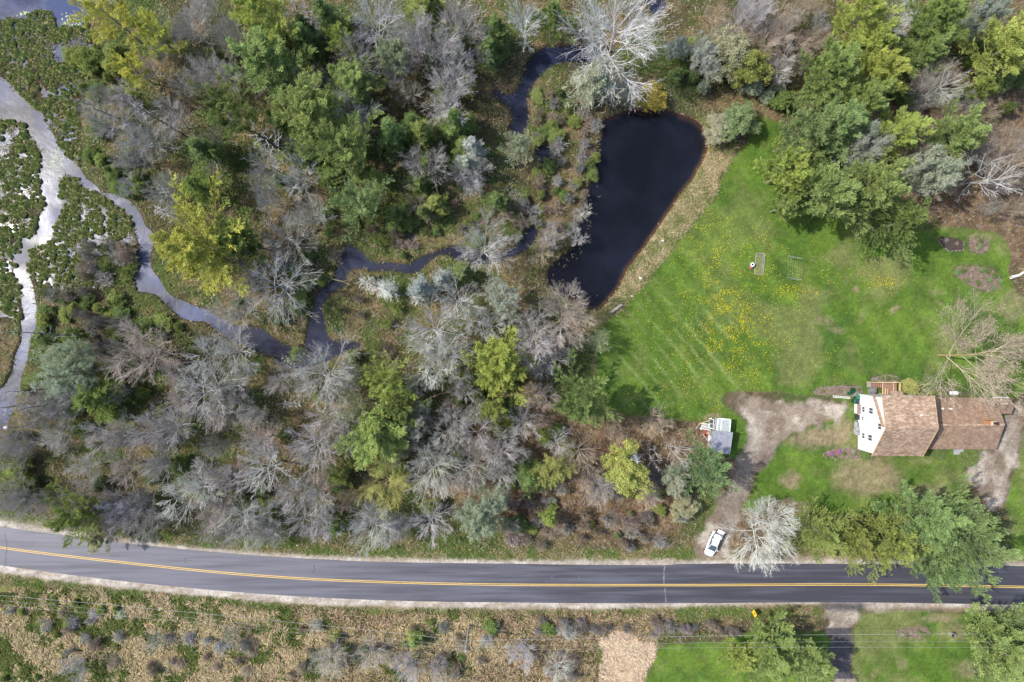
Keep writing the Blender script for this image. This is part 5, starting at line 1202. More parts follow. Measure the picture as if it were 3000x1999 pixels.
def siding():
    m, nt, b = mat('white_siding'); b.inputs['Roughness'].default_value = .55
    tc = N(nt, 'ShaderNodeTexCoord'); w = N(nt, 'ShaderNodeTexWave'); w.wave_type = 'BANDS'; w.bands_direction = 'Z'; w.wave_profile = 'SAW'; w.inputs['Scale'].default_value = 1.6
    nt.links.new(tc.outputs['Object'], w.inputs['Vector']); bp = N(nt, 'ShaderNodeBump'); bp.inputs['Strength'].default_value = .6; bp.inputs['Distance'].default_value = .03
    nt.links.new(w.outputs['Fac'], bp.inputs['Height']); nt.links.new(bp.outputs[0], b.inputs['Normal'])
    n = N(nt, 'ShaderNodeTexNoise'); n.inputs['Scale'].default_value = .8; nt.links.new(tc.outputs['Object'], n.inputs['Vector'])
    cr = N(nt, 'ShaderNodeValToRGB'); cr.color_ramp.elements[0].position = .3; cr.color_ramp.elements[0].color = (.72, .73, .74, 1); cr.color_ramp.elements[1].position = .6; cr.color_ramp.elements[1].color = (.82, .82, .81, 1)
    nt.links.new(n.outputs['Fac'], cr.inputs[0]); nt.links.new(cr.outputs[0], b.inputs['Base Color']); return m
M['roof'] = shingles('brown_shingles', (.27, .185, .13), (.50, .375, .275), (.21, .145, .10)); M['roof_old'] = shingles('weathered_shingles', (.23, .155, .11), (.33, .235, .165), (.17, .115, .08), 2.2)
M['siding'] = siding(); M['white'] = flatm('white_paint', (.78, .78, .77), .5, noise=.06); M['glass'] = flatm('window_glass', (.045, .06, .085), .08, spec=.8, noise=.1)
M['brick'] = flatm('orange_brick', (.36, .17, .09), .85, noise=.3, scale=9); M['black'] = flatm('black_metal', (.025, .027, .035), .5, noise=.1); M['cedar'] = flatm('cedar_board', (.50, .37, .22), .7, noise=.2, scale=5)
M['deck'] = flatm('deck_board', (.235, .14, .095), .75, noise=.25, scale=4); M['greywood'] = flatm('weathered_wood', (.30, .28, .25), .9, noise=.35, scale=6, bump=.4); M['grey'] = flatm('grey_tarp', (.36, .36, .38), .7, noise=.25, scale=3, bump=.6, bscale=4)
M['green'] = flatm('green_paint', (.015, .15, .08), .4, noise=.1); M['red'] = flatm('red_paint', (.30, .06, .045), .6, noise=.25); M['rust'] = flatm('rust', (.27, .15, .09), .9, noise=.3); M['brownlid'] = flatm('brown_lid', (.22, .15, .135), .7, noise=.15)
M['stone'] = flatm('stone', (.20, .175, .15), .9, noise=.35, scale=5); M['soil'] = flatm('dark_soil', (.055, .042, .035), .95, noise=.4, scale=5, bump=.6); M['mulch'] = flatm('mulch', (.16, .12, .09), .95, noise=.45, scale=6, bump=.6)
M['steel'] = flatm('galvanised_steel', (.5, .5, .5), .4, metal=.6, noise=.12); M['rubber'] = flatm('tyre_rubber', (.03, .03, .032), .8, noise=.1); M['shedroof'] = flatm('grey_roll_roofing', (.23, .24, .28), .8, noise=.22, scale=1.6)
M['polewood'] = flatm('pole_wood', (.36, .33, .29), .85, noise=.2, scale=6); M['wire'] = flatm('wire', (.36, .36, .36), .5, noise=.05); M['signy'] = flatm('sign_yellow', (.85, .46, .02), .5, noise=.04); M['brick2'] = flatm('concrete', (.30, .30, .32), .85, noise=.2)

def house():
    h = thing('farmhouse', 'white gabled house with tan-brown shingle roof and a long low wing', 'house', (65, -14.2, .08))
    def B(mb_, name, m, parent=h, **k):
        mb_.V = [(x - 65, y + 14.2, z) for x, y, z in mb_.V]; return mb_.build(name, m, parent, **k)
    x0, x1 = 60.75, 69.05
    B(MB().prism([(-18.95, -.2), (-9.3, -.2), (-9.3, 7.85), (-14.2, 8.82), (-18.95, 4.95)], x0, x1), 'wall', M['siding'])
    T_ = .16
    rf = B(MB().prism([(-19.4, 4.72), (-14.2, 8.95), (-8.95, 7.9), (-8.95, 7.9 + T_), (-14.2, 8.98 + T_ * 1.1), (-19.4, 4.72 + T_)], x0 - .12, x1 + .15), 'roof', M['roof'])
    B(MB().bar((x0 - .28, -9.1, 5.85), (x0 - .28, -14.0, 8.72), .5, .1), 'rake_roof', M['roof'])
    B(MB().bar((x0 - .13, -19.44, 4.84), (x0 - .13, -14.2, 9.08), .04, .2).bar((x0 - .13, -14.2, 9.08), (x0 - .13, -8.93, 8.0), .04, .2), 'rake_trim', M['cedar'])
    B(MB().bar((x1 + .17, -19.44, 4.84), (x1 + .17, -14.2, 9.08), .04, .2).bar((x1 + .17, -14.2, 9.08), (x1 + .17, -8.93, 8.0), .04, .2), 'rake_trim', M['cedar'])
    B(MB().prism([(-8.92, 5.3), (-8.4, 4.9), (-8.4, 5.05), (-8.92, 5.5), (-9.28, 5.6), (-9.28, 5.4)], 63.6, 65.6), 'door_hood', M['roof'])
    for (y, z, w, hh) in [(-11.8, 4.5, .95, 1.35), (-16.4, 4.2, .95, 1.35), (-14.1, 7.2, .95, 1.1), (-11.8, 2.0, .85, 1.0), (-16.35, 2.0, .85, 1.0), (-13.35, 1.8, .6, .7)]:
        f = B(MB().box((x0 - .03, y, z + hh / 2), (.08, w + .16, .08)).box((x0 - .03, y, z - hh / 2), (.1, w + .16, .08)).box((x0 - .03, y - w / 2 - .04, z), (.08, .08, hh)).box((x0 - .03, y + w / 2 + .04, z), (.08, .08, hh)).box((x0 - .03, y, z), (.07, .06, hh)), 'window', M['white'])
        g = MB().box((x0 - .015, y, z), (.05, w, hh)); g.V = [(a - 65, b_ + 14.2, c) for a, b_, c in g.V]; g.build('pane', M['glass'], f)
    for (x, z) in [(62.8, 2.0), (65.0, 2.0), (67.2, 2.0)]:
        f = B(MB().box((x, -18.98, z + .66), (1.1, .08, .08)).box((x, -18.98, z - .66), (1.1, .1, .08)).box((x, -18.98, z), (.06, .07, 1.3)), 'window', M['white'])
        g = MB().box((x, -18.96, z), (.95, .05, 1.25)); g.V = [(a - 65, b_ + 14.2, c) for a, b_, c in g.V]; g.build('pane', M['glass'], f)
    # wing
    B(MB().prism([(-18.25, -.2), (-9.95, -.2), (-9.95, 2.95), (-14.1, 4.82), (-18.25, 2.95)], 69.06, 82.75), 'wing_wall', M['siding'])
    wr = B(MB().prism([(-18.55, 2.86), (-14.1, 4.86), (-9.7, 2.88), (-9.7, 3.02), (-14.1, 5.02), (-18.55, 3.0)], 69.07, 82.95), 'wing_roof', M['roof_old'])
    c_ = MB().bar((69.1, -14.1, 5.04), (82.9, -14.1, 5.04), .34, .05); c_.V = [(a - 65, b_ + 14.2, c) for a, b_, c in c_.V]; c_.build('ridge_cap', M['roof'], wr)
    B(MB().prism([(-12.2, -.2), (-9.95, -.2), (-9.95, 2.9), (-11.3, 3.5), (-12.2, 3.1)], 82.8, 85.2), 'bay_wall', M['siding'])
    B(MB().prism([(-12.45, 3.0), (-11.3, 3.56), (-9.72, 2.9), (-9.72, 3.03), (-11.3, 3.7), (-12.45, 3.13)], 82.96, 85.45), 'bay_roof', M['roof_old'])
    ch = B(MB().box((80.0, -13.65, 5.6), (.95, .62, 1.9)), 'chimney', M['brick'])
    for nm, mm, bx in [('chimney_cap', M['cedar'], ((80.0, -13.65, 6.6), (1.0, .66, .1))), ('flue', M['black'], ((80.15, -13.65, 6.85), (.5, .42, .45)))]:
        g = MB().box(*bx); g.V = [(a - 65, b_ + 14.2, c) for a, b_, c in g.V]; g.build(nm, mm, ch)
    rz_ = lambda y: 5.025 - abs(y + 14.1) * 2.0 / 4.4 + .012
    pts = [(79.5, -13.35), (80.2, -13.3), (80.05, -12.6), (79.85, -11.7), (79.6, -10.9), (79.35, -11.1), (79.45, -12.0), (79.4, -12.8)]
    g = MB().poly([(x, y, rz_(y)) for x, y in pts], [tuple(range(8))]); g.V = [(a - 65, b_ + 14.2, c) for a, b_, c in g.V]; g.build('rust_stain', M['rust'], wr)
    for (x, y, zz) in [(71.4 - .15, -11.55, 3.86), (74.4, -11.5, 3.84), (73.0, -11.45, 3.82)]:
        B(MB().cyl((x, y, zz - .1), (x + .02, y, zz + .5), .11).cyl((x, y, zz + .5), (x, y, zz + .56), .15), 'vent_pipe', M['white'], smooth=False)
    B(MB().cyl((66.6, -12.05, 8.5), (66.6, -12.05, 9.15), .11), 'vent_pipe', M['white']); B(MB().cyl((84.3, -10.7, 3.2), (84.3, -10.7, 3.7), .09), 'vent_pipe', M['white'])
    B(MB().box((83.7, -9.66, 3.08), (2.6, .14, .12)), 'gutter', M['white'])
    st_ = B(MB().box((78.2, -18.85, .32), (1.5, 1.1, .5)).box((78.2, -19.65, .16), (1.5, .5, .26)), 'front_steps', M['brick2'])
    B(MB().box((79.35, -18.7, .25), (.6, .8, .36)), 'step_block', M['greywood'])
    # deck on the garden side
    d = B(MB().box((65.7, -8.2, 1.1), (2.5, 2.1, .12)), 'deck', M['deck'])
    def D_(mb_, name, m): mb_.V = [(x - 65, y + 14.2, z) for x, y, z in mb_.V]; return mb_.build(name, m, d)
    D_(MB().bar((62.3, -7.15, 1.1), (64.4, -7.15, 2.1), .09, .09).bar((64.4, -7.15, 2.1), (66.95, -7.15, 2.1), .16, .08).bar((66.95, -7.15, 2.1), (66.95, -9.2, 2.1), .16, .08)
       .bar((64.45, -8.1, 2.1), (64.45, -9.2, 2.1), .13, .08).bar((64.45, -7.2, 1.2), (64.45, -9.2, 1.2), .14, .08).bar((66.35, -7.2, 1.2), (66.35, -9.2, 1.2), .1, .06), 'railing', M['cedar'])
    for x, y in [(64.45, -7.15), (66.95, -7.15), (66.95, -9.15), (64.45, -9.15), (62.3, -7.15)]: D_(MB().box((x, y, 1.0 if x > 63 else .55), (.1, .1, 2.1 if x > 63 else 1.1)), 'post', M['cedar'])
    for k in range(7): D_(MB().box((64.2 - k * .3, -7.65, 1.02 - k * .14), (.29, .95, .05)), 'tread', M['deck'] if k < 5 else M['greywood'])
    D_(MB().bar((65.2, -8.3, 1.35), (65.2, -9.25, 1.35), .14, .35).bar((65.05, -8.3, 1.6), (65.05, -9.25, 1.6), .06, .06), 'bench', M['cedar'])
house()
def thing_mb(name, label, cat, parts, loc=(0, 0, 0), rz=0, group=None):
    t = thing(name, label, cat, loc, rz, group)
    for nm, mb_, m in parts:
        mb_.build(nm, m, t)
    return t
thing_mb('storage_box', 'white storage box with brown lid against the white gable', 'storage box', [('body', MB().box((0, 0, .5), (.58, 1.6, 1.0)), M['white']), ('lid', MB().box((0, 0, 1.03), (.62, 1.64, .06)), M['brownlid'])], (60.42, -11.85, .1))
thing_mb('grill', 'black box grill against the white gable', 'grill', [('body', MB().box((0, 0, .5), (.5, .85, .5)), M['black']), ('leg', MB().box((-.2, -.35, .13), (.05, .05, .26)), M['black']), ('leg', MB().box((-.2, .35, .13), (.05, .05, .26)), M['black'])], (60.4, -13.3, .1))
thing_mb('covered_heap', 'grey tarp over a bulky heap beside the white gable wall', 'covered heap', [('tarp', MB().blob((0, -.4, .45), (.9, 1.9, 1.0), 3, 9, .28).blob((.05, .7, .35), (.75, 1.4, .8), 9, 8, .3), flatm('old_tarp', (.24, .24, .25), .8, noise=.35, scale=4, bump=.8, bscale=5))], (60.25, -15.35, .1))
tr_ = thing_mb('garden_tractor', 'green garden tractor parked at the corner of the house', 'tractor', [('hood', MB().box((-.45, 0, .62), (.8, .55, .45)), M['green']), ('fender', MB().box((.35, 0, .55), (.6, .9, .2)), M['green']), ('seat', MB().box((.38, 0, .8), (.4, .4, .25)), M['black']),
    ('steering_wheel', MB().cyl((0, 0, .95), (.02, 0, .98), .17), M['black']), ('wheel', MB().cyl((.45, .42, .32), (.45, .65, .32), .34), M['rubber']), ('wheel', MB().cyl((.45, -.65, .32), (.45, -.42, .32), .34), M['rubber']), ('wheel', MB().cyl((-.6, .3, .2), (-.6, .48, .2), .21), M['rubber']), ('wheel', MB().cyl((-.6, -.48, .2), (-.6, -.3, .2), .21), M['rubber']),
    ('mower_deck', MB().box((-.05, 0, .22), (.8, 1.05, .15)), M['black'])], (60.35, -10.25, .08), -1.9)
lad = MB(); [lad.box((0, s_, 0), (3.1, .06, .05)) for s_ in (-.13, .13)]; [lad.box((-1.4 + k * .31, 0, 0), (.04, .26, .04)) for k in range(10)]
thing_mb('ladder', 'white ladder lying on the grass below the long flower bed', 'ladder', [('rails', lad, M['white'])], ((2464 - 1500) * S, -9.85, .17), -.08)
thing_mb('propane_tank', 'white propane tank behind the low wing of the house', 'tank', [('tank', MB().cyl((-.55, 0, .6), (.55, 0, .6), .36, n=16).blob((-.55, 0, .6), (.5, .72, .72), 1, 16, 0).blob((.55, 0, .6), (.5, .72, .72), 2, 16, 0), M['white']), ('leg', MB().box((-.4, 0, .13), (.1, .5, .28)), M['brick2']), ('leg', MB().box((.4, 0, .13), (.1, .5, .28)), M['brick2'])], (77.2, -9.1, .08))

# garden beds: soil, stone edging and plants
def bed(label, poly, soil, nst, plants, stone=M['stone'], name='flower_bed', sides=None):
    P = [W(*p) for p in poly]; cx = sum(p[0] for p in P) / len(P); cy = sum(p[1] for p in P) / len(P)
    t = thing(name, label, name.replace('_', ' '), (cx, cy, .1)); n = len(P); rg = random.Random(n + int(cx * 10))
    V = [(0, 0, .10)] + [(x - cx, y - cy, .055) for x, y in P]
    MB().poly(V, [(0, i + 1, (i + 1) % n + 1) for i in range(n)]).build('soil', soil, t)
    g = MB(); L_ = [math.dist(P[i], P[(i + 1) % n]) for i in range(n)]; tot = sum(L_); k = 0
    for i in range(n):
        if sides and i not in sides: continue
        m = max(1, int(nst * L_[i] / tot))
        for j in range(m):
            f = (j + rg.random() * .6) / m; x = P[i][0] + (P[(i + 1) % n][0] - P[i][0]) * f - cx; y = P[i][1] + (P[(i + 1) % n][1] - P[i][1]) * f - cy
            g.blob((x, y, .09), (rg.uniform(.18, .4), rg.uniform(.16, .34), rg.uniform(.12, .26)), k, 7, .2); k += 1
    g.build('edging', stone, t)
    for (px, py, r, col) in plants:
        x, y = W(px, py); vs = VAR['bush'][int(px) % 3]
        o = link('plant', vs[1], t, (x - cx, y - cy, 0), (0, 0, px), (r, r, r * 1.1), COLR[col] if isinstance(col, str) else col)
PINK = (.50, .20, .48)
bed('long narrow flower bed with dark soil left of the house', [(2381,1150),(2400,1137),(2440,1132),(2522,1134),(2524,1150),(2500,1160),(2440,1157),(2395,1156)], M['mulch'], 60, [(2410,1146,.30,'fresh'),(2495,1145,.55,(.02,.12,.06)),(2487,1152,.4,(.03,.16,.08)),(2504,1153,.5,'silver'),(2450,1145,.4,'brown'),(2430,1140,.3,'tan'),(2472,1150,.35,'sage'),(2515,1141,.3,'moss')])
bed('curved flower bed with purple blooms below the white gable', [(2409,1331),(2440,1319),(2490,1312),(2520,1320),(2520,1338),(2440,1341),(2414,1338)], M['mulch'], 46, [(2433,1328,.4,PINK),(2454,1324,.4,PINK),(2419,1338,.35,'fresh'),(2471,1329,.35,'moss'),(2498,1322,.4,'silver'),(2502,1329,.3,'fresh'),(2445,1337,.3,'moss')])
bed('rocky herb bed curving behind the wooden deck', [(2552,1114),(2570,1104),(2600,1100),(2625,1104),(2640,1116),(2600,1117)], M['mulch'], 40, [(2565,1109,.3,'sage'),(2580,1107,.35,'fresh'),(2598,1109,.4,'moss'),(2615,1108,.35,'fresh'),(2630,1113,.35,'moss'),(2556,1107,.2,PINK)])
bed('green planting bed along the back of the low wing', [(2700,1162),(2702,1146),(2740,1143),(2790,1145),(2786,1162)], M['soil'], 16, [(2708,1153,.5,'fresh'),(2722,1150,.5,'lime'),(2738,1152,.5,'moss'),(2752,1151,.5,'fresh'),(2768,1153,.5,'fresh'),(2780,1156,.4,'moss')])
bed('black fire pit with a curved stone edge at the lawn corner', [(2746,703),(2760,694),(2800,698),(2822,710),(2821,734),(2780,737),(2762,725)], M['soil'], 34, [(2770,705,.4,'dark'),(2800,715,.4,'brown')], name='fire_pit', sides=[3, 4, 5, 6])
bed('square flower bed with dead stems right of the fire pit', [(2837,703),(2860,699),(2893,702),(2896,726),(2880,742),(2842,735)], M['mulch'], 20, [(2850,712,.5,'tan'),(2865,722,.55,'blue'),(2880,712,.5,'brown'),(2858,730,.45,'tan'),(2884,730,.45,'tan'),(2870,706,.4,'moss')])
bed('large oval planting bed in the right part of the lawn', [(2792,800),(2810,785),(2860,782),(2905,792),(2932,820),(2928,846),(2900,855),(2860,845),(2820,825)], M['mulch'], 18,
    [(2800,800,.5,'blue'),(2818,794,.5,'moss'),(2845,790,.4,'tan'),(2870,792,.5,'blue'),(2890,795,.5,'moss'),(2910,808,.5,'moss'),(2925,828,.5,'blue'),(2895,822,.5,'blue'),(2862,830,.45,'moss'),(2880,842,.4,'tan'),(2905,846,.45,'blue'),(2840,812,.4,'tan'),(2870,812,.35,'tan'),(2830,822,.4,'fresh')])
bed('weedy flower bed in the lawn south of the road', [(2622,1850),(2660,1840),(2705,1836),(2722,1850),(2715,1866),(2640,1868)], M['mulch'], 14, [(2640,1855,.4,'sage'),(2665,1848,.4,'tan'),(2690,1852,.45,'fresh'),(2705,1858,.45,'fresh'),(2655,1860,.35,'moss')])

def frame_bed():
    x, y = W(2225, 774); g = MB(); g.box((-.78, 0, .08), (.09, 3.7, .16)).box((.72, 0, .08), (.09, 3.7, .16)).box((.5, 0, .06), (.07, 3.6, .12)).box((0, 1.85, .08), (1.6, .09, .16)).box((0, -1.85, .08), (1.6, .09, .16))
    thing_mb('raised_garden_bed', 'weathered wooden garden frame lying in the lawn', 'garden bed', [('frame', g, M['greywood']), ('soil', MB().box((-.15, 0, .02), (1.2, 3.5, .06)), flatm('grassy_soil', (.13, .15, .06), .95, noise=.4, scale=5))], (x, y, .1), -.09)
frame_bed()
x_, y_ = W(2199, 780)
thing_mb('lawn_ornament', 'small red and white planter beside the wooden garden frame', 'planter', [('base', MB().box((-.15, -.2, .2), (.5, .5, .4)), flatm('faded_red', (.30, .12, .10), .8, noise=.3)), ('bowl', MB().cyl((.1, .15, .3), (.1, .15, .75), .18, .36, 16), M['white']), ('basin', MB().cyl((.1, .15, .752), (.1, .15, .76), .2, .2, 16), M['black'])], (x_, y_, .1), .4)

# clothesline: two T posts and the lines strung between them
def clothesline():
    ax, ay = W(2330, 754, 1.9); bx, by = W(2327, 817, 1.9); t = thing('clothesline', 'metal clothesline with two T-shaped posts standing in the lawn', 'clothesline', (ax, ay, .08)); d = Vector((bx - ax, by - ay, 0))
    for o_ in (Vector((0, 0, 0)), d):
        MB().cyl(o_, o_ + Vector((0, 0, 1.9)), .055).build('post', M['steel'], t)
        MB().bar(o_ + Vector((-1.3, .25, 1.9)), o_ + Vector((1.3, -.25, 1.9)), .05, .05).build('crossbar', M['steel'], t)
    for k in range(7):
        q = Vector((-1.2 + k * .4, .23 - k * .077, 1.94)); MB().cyl(q, q + d, .006, n=5).build('line', M['wire'], t)
clothesline()
def log_bench():
    a, b = W(1788, 917), W(1822, 893); x, y = (a[0] + b[0]) / 2, (a[1] + b[1]) / 2; g = MB()
    L_ = math.dist(a, b); g.loft([[(s_, math.cos(t) * r, math.sin(t) * r + .32) for t in [i * 6.283 / 12 for i in range(12)]] for s_, r in ((-L_ / 2, .22), (-L_ / 4, .27), (0, .25), (L_ / 4, .28), (L_ / 2, .24))])
    thing_mb('weathered_log', 'dark weathered log lying on the tan strip at the pond tip', 'log', [('log', g, M['greywood']), ('stub', MB().cyl((L_ * .45, -.1, .3), (L_ * .45 + .7, -.4, .2), .09, .05, 8), M['greywood'])], (x, y, .0), math.atan2(b[1] - a[1], b[0] - a[0]))
log_bench()
for (px, py, s_, lab) in [(1941,706,.35,'white stone at the middle of the strip between pond and lawn'),(1876,816,.4,'pale grey stone near the lower pond bank'),(1851,868,.3,'small pale stone close above the weathered log'),(20,1253,.7,'white boulder at the left edge among grey trees'),(873,1597,.3,'white scrap of litter on the verge above the road, middle one'),(542,1565,.25,'white scrap of litter above the road, left one'),(636,1586,.22,'white scrap of litter just above the road shoulder')]:
    x, y = W(px, py); g = MB().blob((0, 0, s_ * .3), (s_ * 1.3, s_, s_ * .7), int(px), 8, .2)
    o = g.build('stone' if s_ > .28 and px != 873 else 'litter_scrap', M['white'], None, loc=(x, y, float(gz(x, y)))); tag(o, lab, 'stone' if o.name.startswith('stone') else 'litter')

# shed, cold frame greenhouse and the clutter beside them
def shed():
    W_, D_, Hh = 3.45, 3.9, 2.45
    thing_mb('garden_shed', 'grey-roofed garden shed half hidden under the round blue-green pine', 'shed', [
        ('wall', MB().prism([(-D_ / 2 + .12, 0), (D_ / 2 - .12, 0), (D_ / 2 - .12, Hh), (-D_ / 2 + .12, Hh - .35)], -W_ / 2 + .12, W_ / 2 - .12), M['greywood']),
        ('roof', MB().prism([(-D_ / 2, Hh - .36), (D_ / 2, Hh + .02), (D_ / 2, Hh + .14), (-D_ / 2, Hh - .24)], -W_ / 2, W_ / 2), M['shedroof']),
        ('edge_trim', MB().box((W_ / 2 + .02, 0, Hh - .12), (.04, D_, .12), m=Matrix.Rotation(.097, 3, 'X')), M['white']), ('door', MB().box((-W_ / 2 + .09, .4, 1.0), (.05, .9, 1.9)), M['white'])], (36.0, -17.45, .1), -.1)
shed()
def greenhouse():
    t = thing('greenhouse', 'small white-framed greenhouse with a glass panel roof above the shed', 'greenhouse', (36.6, -14.55, .1), -.09)
    MB().box((0, 0, .95), (2.05, 2.0, 1.9)).build('wall', flatm('clouded_plastic', (.50, .53, .52), .3, noise=.2), t)
    r = MB().box((-1.08, 0, 2.02), (.13, 2.3, .1)).box((1.08, 0, 2.02), (.13, 2.3, .1)).box((0, 1.1, 2.02), (2.3, .13, .1)).box((0, -1.1, 2.02), (2.3, .13, .1)).box((-.45, 0, 2.02), (.1, 2.2, .08)).build('roof_frame', M['white'], t)
    for x, w in ((-.75, .52), (.32, 1.4)): MB().box((x, 0, 1.98), (w, 2.05, .04)).build('glass_panel', flatm('greenhouse_glass', (.34, .38, .38), .15, noise=.18), r)
    MB().box((.35, -.1, 2.03), (.05, 1.7, .03)).build('batten', M['cedar'], r); MB().box((0, -1.2, 1.98), (2.2, .06, .1)).build('fascia', M['cedar'], t)
greenhouse()
for k, lab in enumerate(['white window sash leaning on the greenhouse, innermost of three', 'white window sash leaning on the greenhouse, middle of three', 'white window sash leaning on the greenhouse, outermost of three']):
    g = MB(); 
    for b in (((-.0, -.75), (0, .75)),): pass
    g.box((0, -.8, .8), (.05, .1, 1.6)).box((0, .8, .8), (.05, .1, 1.6)).box((0, 0, .05), (.05, 1.6, .1)).box((0, 0, 1.55), (.05, 1.6, .1)).box((0, 0, .8), (.05, .06, 1.5))
    thing_mb('window_sash', lab, 'window sash', [('frame', g, M['white']), ('pane', MB().box((0, 0, .8), (.02, 1.5, 1.5)), M['glass'])], (35.15 - k * .28, -14.6 + k * .1, .12), -.05).rotation_euler = (0, .22, -.05)
g = MB(); [g.box((-.8 + k * .22, 0, .4), (.07, 1.0, .06)) for k in range(8)]; g.box((0, .5, .42), (1.8, .08, .08)).box((0, -.5, .42), (1.8, .08, .08)).box((0, 0, .42), (1.8, .08, .08))
thing_mb('white_crate', 'white slatted crib side lying in the junk left of the greenhouse', 'slatted panel', [('slats', g, M['white'])], (34.0, -15.0, .15), -.2)
thing_mb('wheelbarrow', 'rusty red wheelbarrow left of the grey shed', 'wheelbarrow', [('tray', MB().loft([[(-.3, -.2, .3), (.25, -.2, .3), (.25, .2, .3), (-.3, .2, .3)], [(-.45, -.28, .55), (.35, -.28, .55), (.35, .28, .55), (-.45, .28, .55)]]), M['red']), ('handle', MB().bar((-.3, -.25, .4), (-1.2, -.3, .6), .05, .05), M['greywood']), ('handle', MB().bar((-.3, .25, .4), (-1.2, .3, .6), .05, .05), M['greywood']), ('wheel', MB().cyl((.6, -.05, .2), (.6, .05, .2), .2), M['rubber'])], (33.65, -15.9, .12), 1.1)
thing_mb('bucket', 'white bucket beside the red wheelbarrow', 'bucket', [('body', MB().cyl((0, 0, 0), (0, 0, .38), .14, .18), M['white'])], (33.1, -15.35, .14))
thing_mb('gas_can', 'small red can at the corner of the grey shed', 'can', [('body', MB().box((0, 0, .2), (.35, .25, .4)), M['red']), ('spout', MB().cyl((.1, 0, .38), (.22, 0, .52), .03), M['black'])], (34.15, -16.7, .12), .3)
for k, (x, y, a, L_, lab) in enumerate([(33.2, -14.35, -1.1, 1.9, 'reddish board pointing down in the junk pile above the shed'), (33.9, -14.15, .35, 2.4, 'long tan board across the top of the junk pile'), (32.6, -14.9, .9, 1.4, 'short grey board at the left end of the junk pile'), (34.6, -16.0, -.15, 1.2, 'tan board beside the shed wall'), (34.6, -16.25, -.15, 1.2, 'tan board nearest the red can'), (34.9, -14.0, -1.45, 1.1, 'white board standing out of the junk pile'), (33.9, -17.0, -.9, 1.9, 'pale blue board between wheelbarrow and shed')]):
    tag(MB().box((0, 0, 0), (L_, .16, .05), m=Matrix.Rotation(.08, 3, 'Y')).build('board', [M['rust'], M['cedar'], M['greywood'], M['cedar'], M['cedar'], M['white'], M['steel']][k], None, loc=(x, y, .3 + .04 * k), rot=(0, 0, a)), lab, 'board')

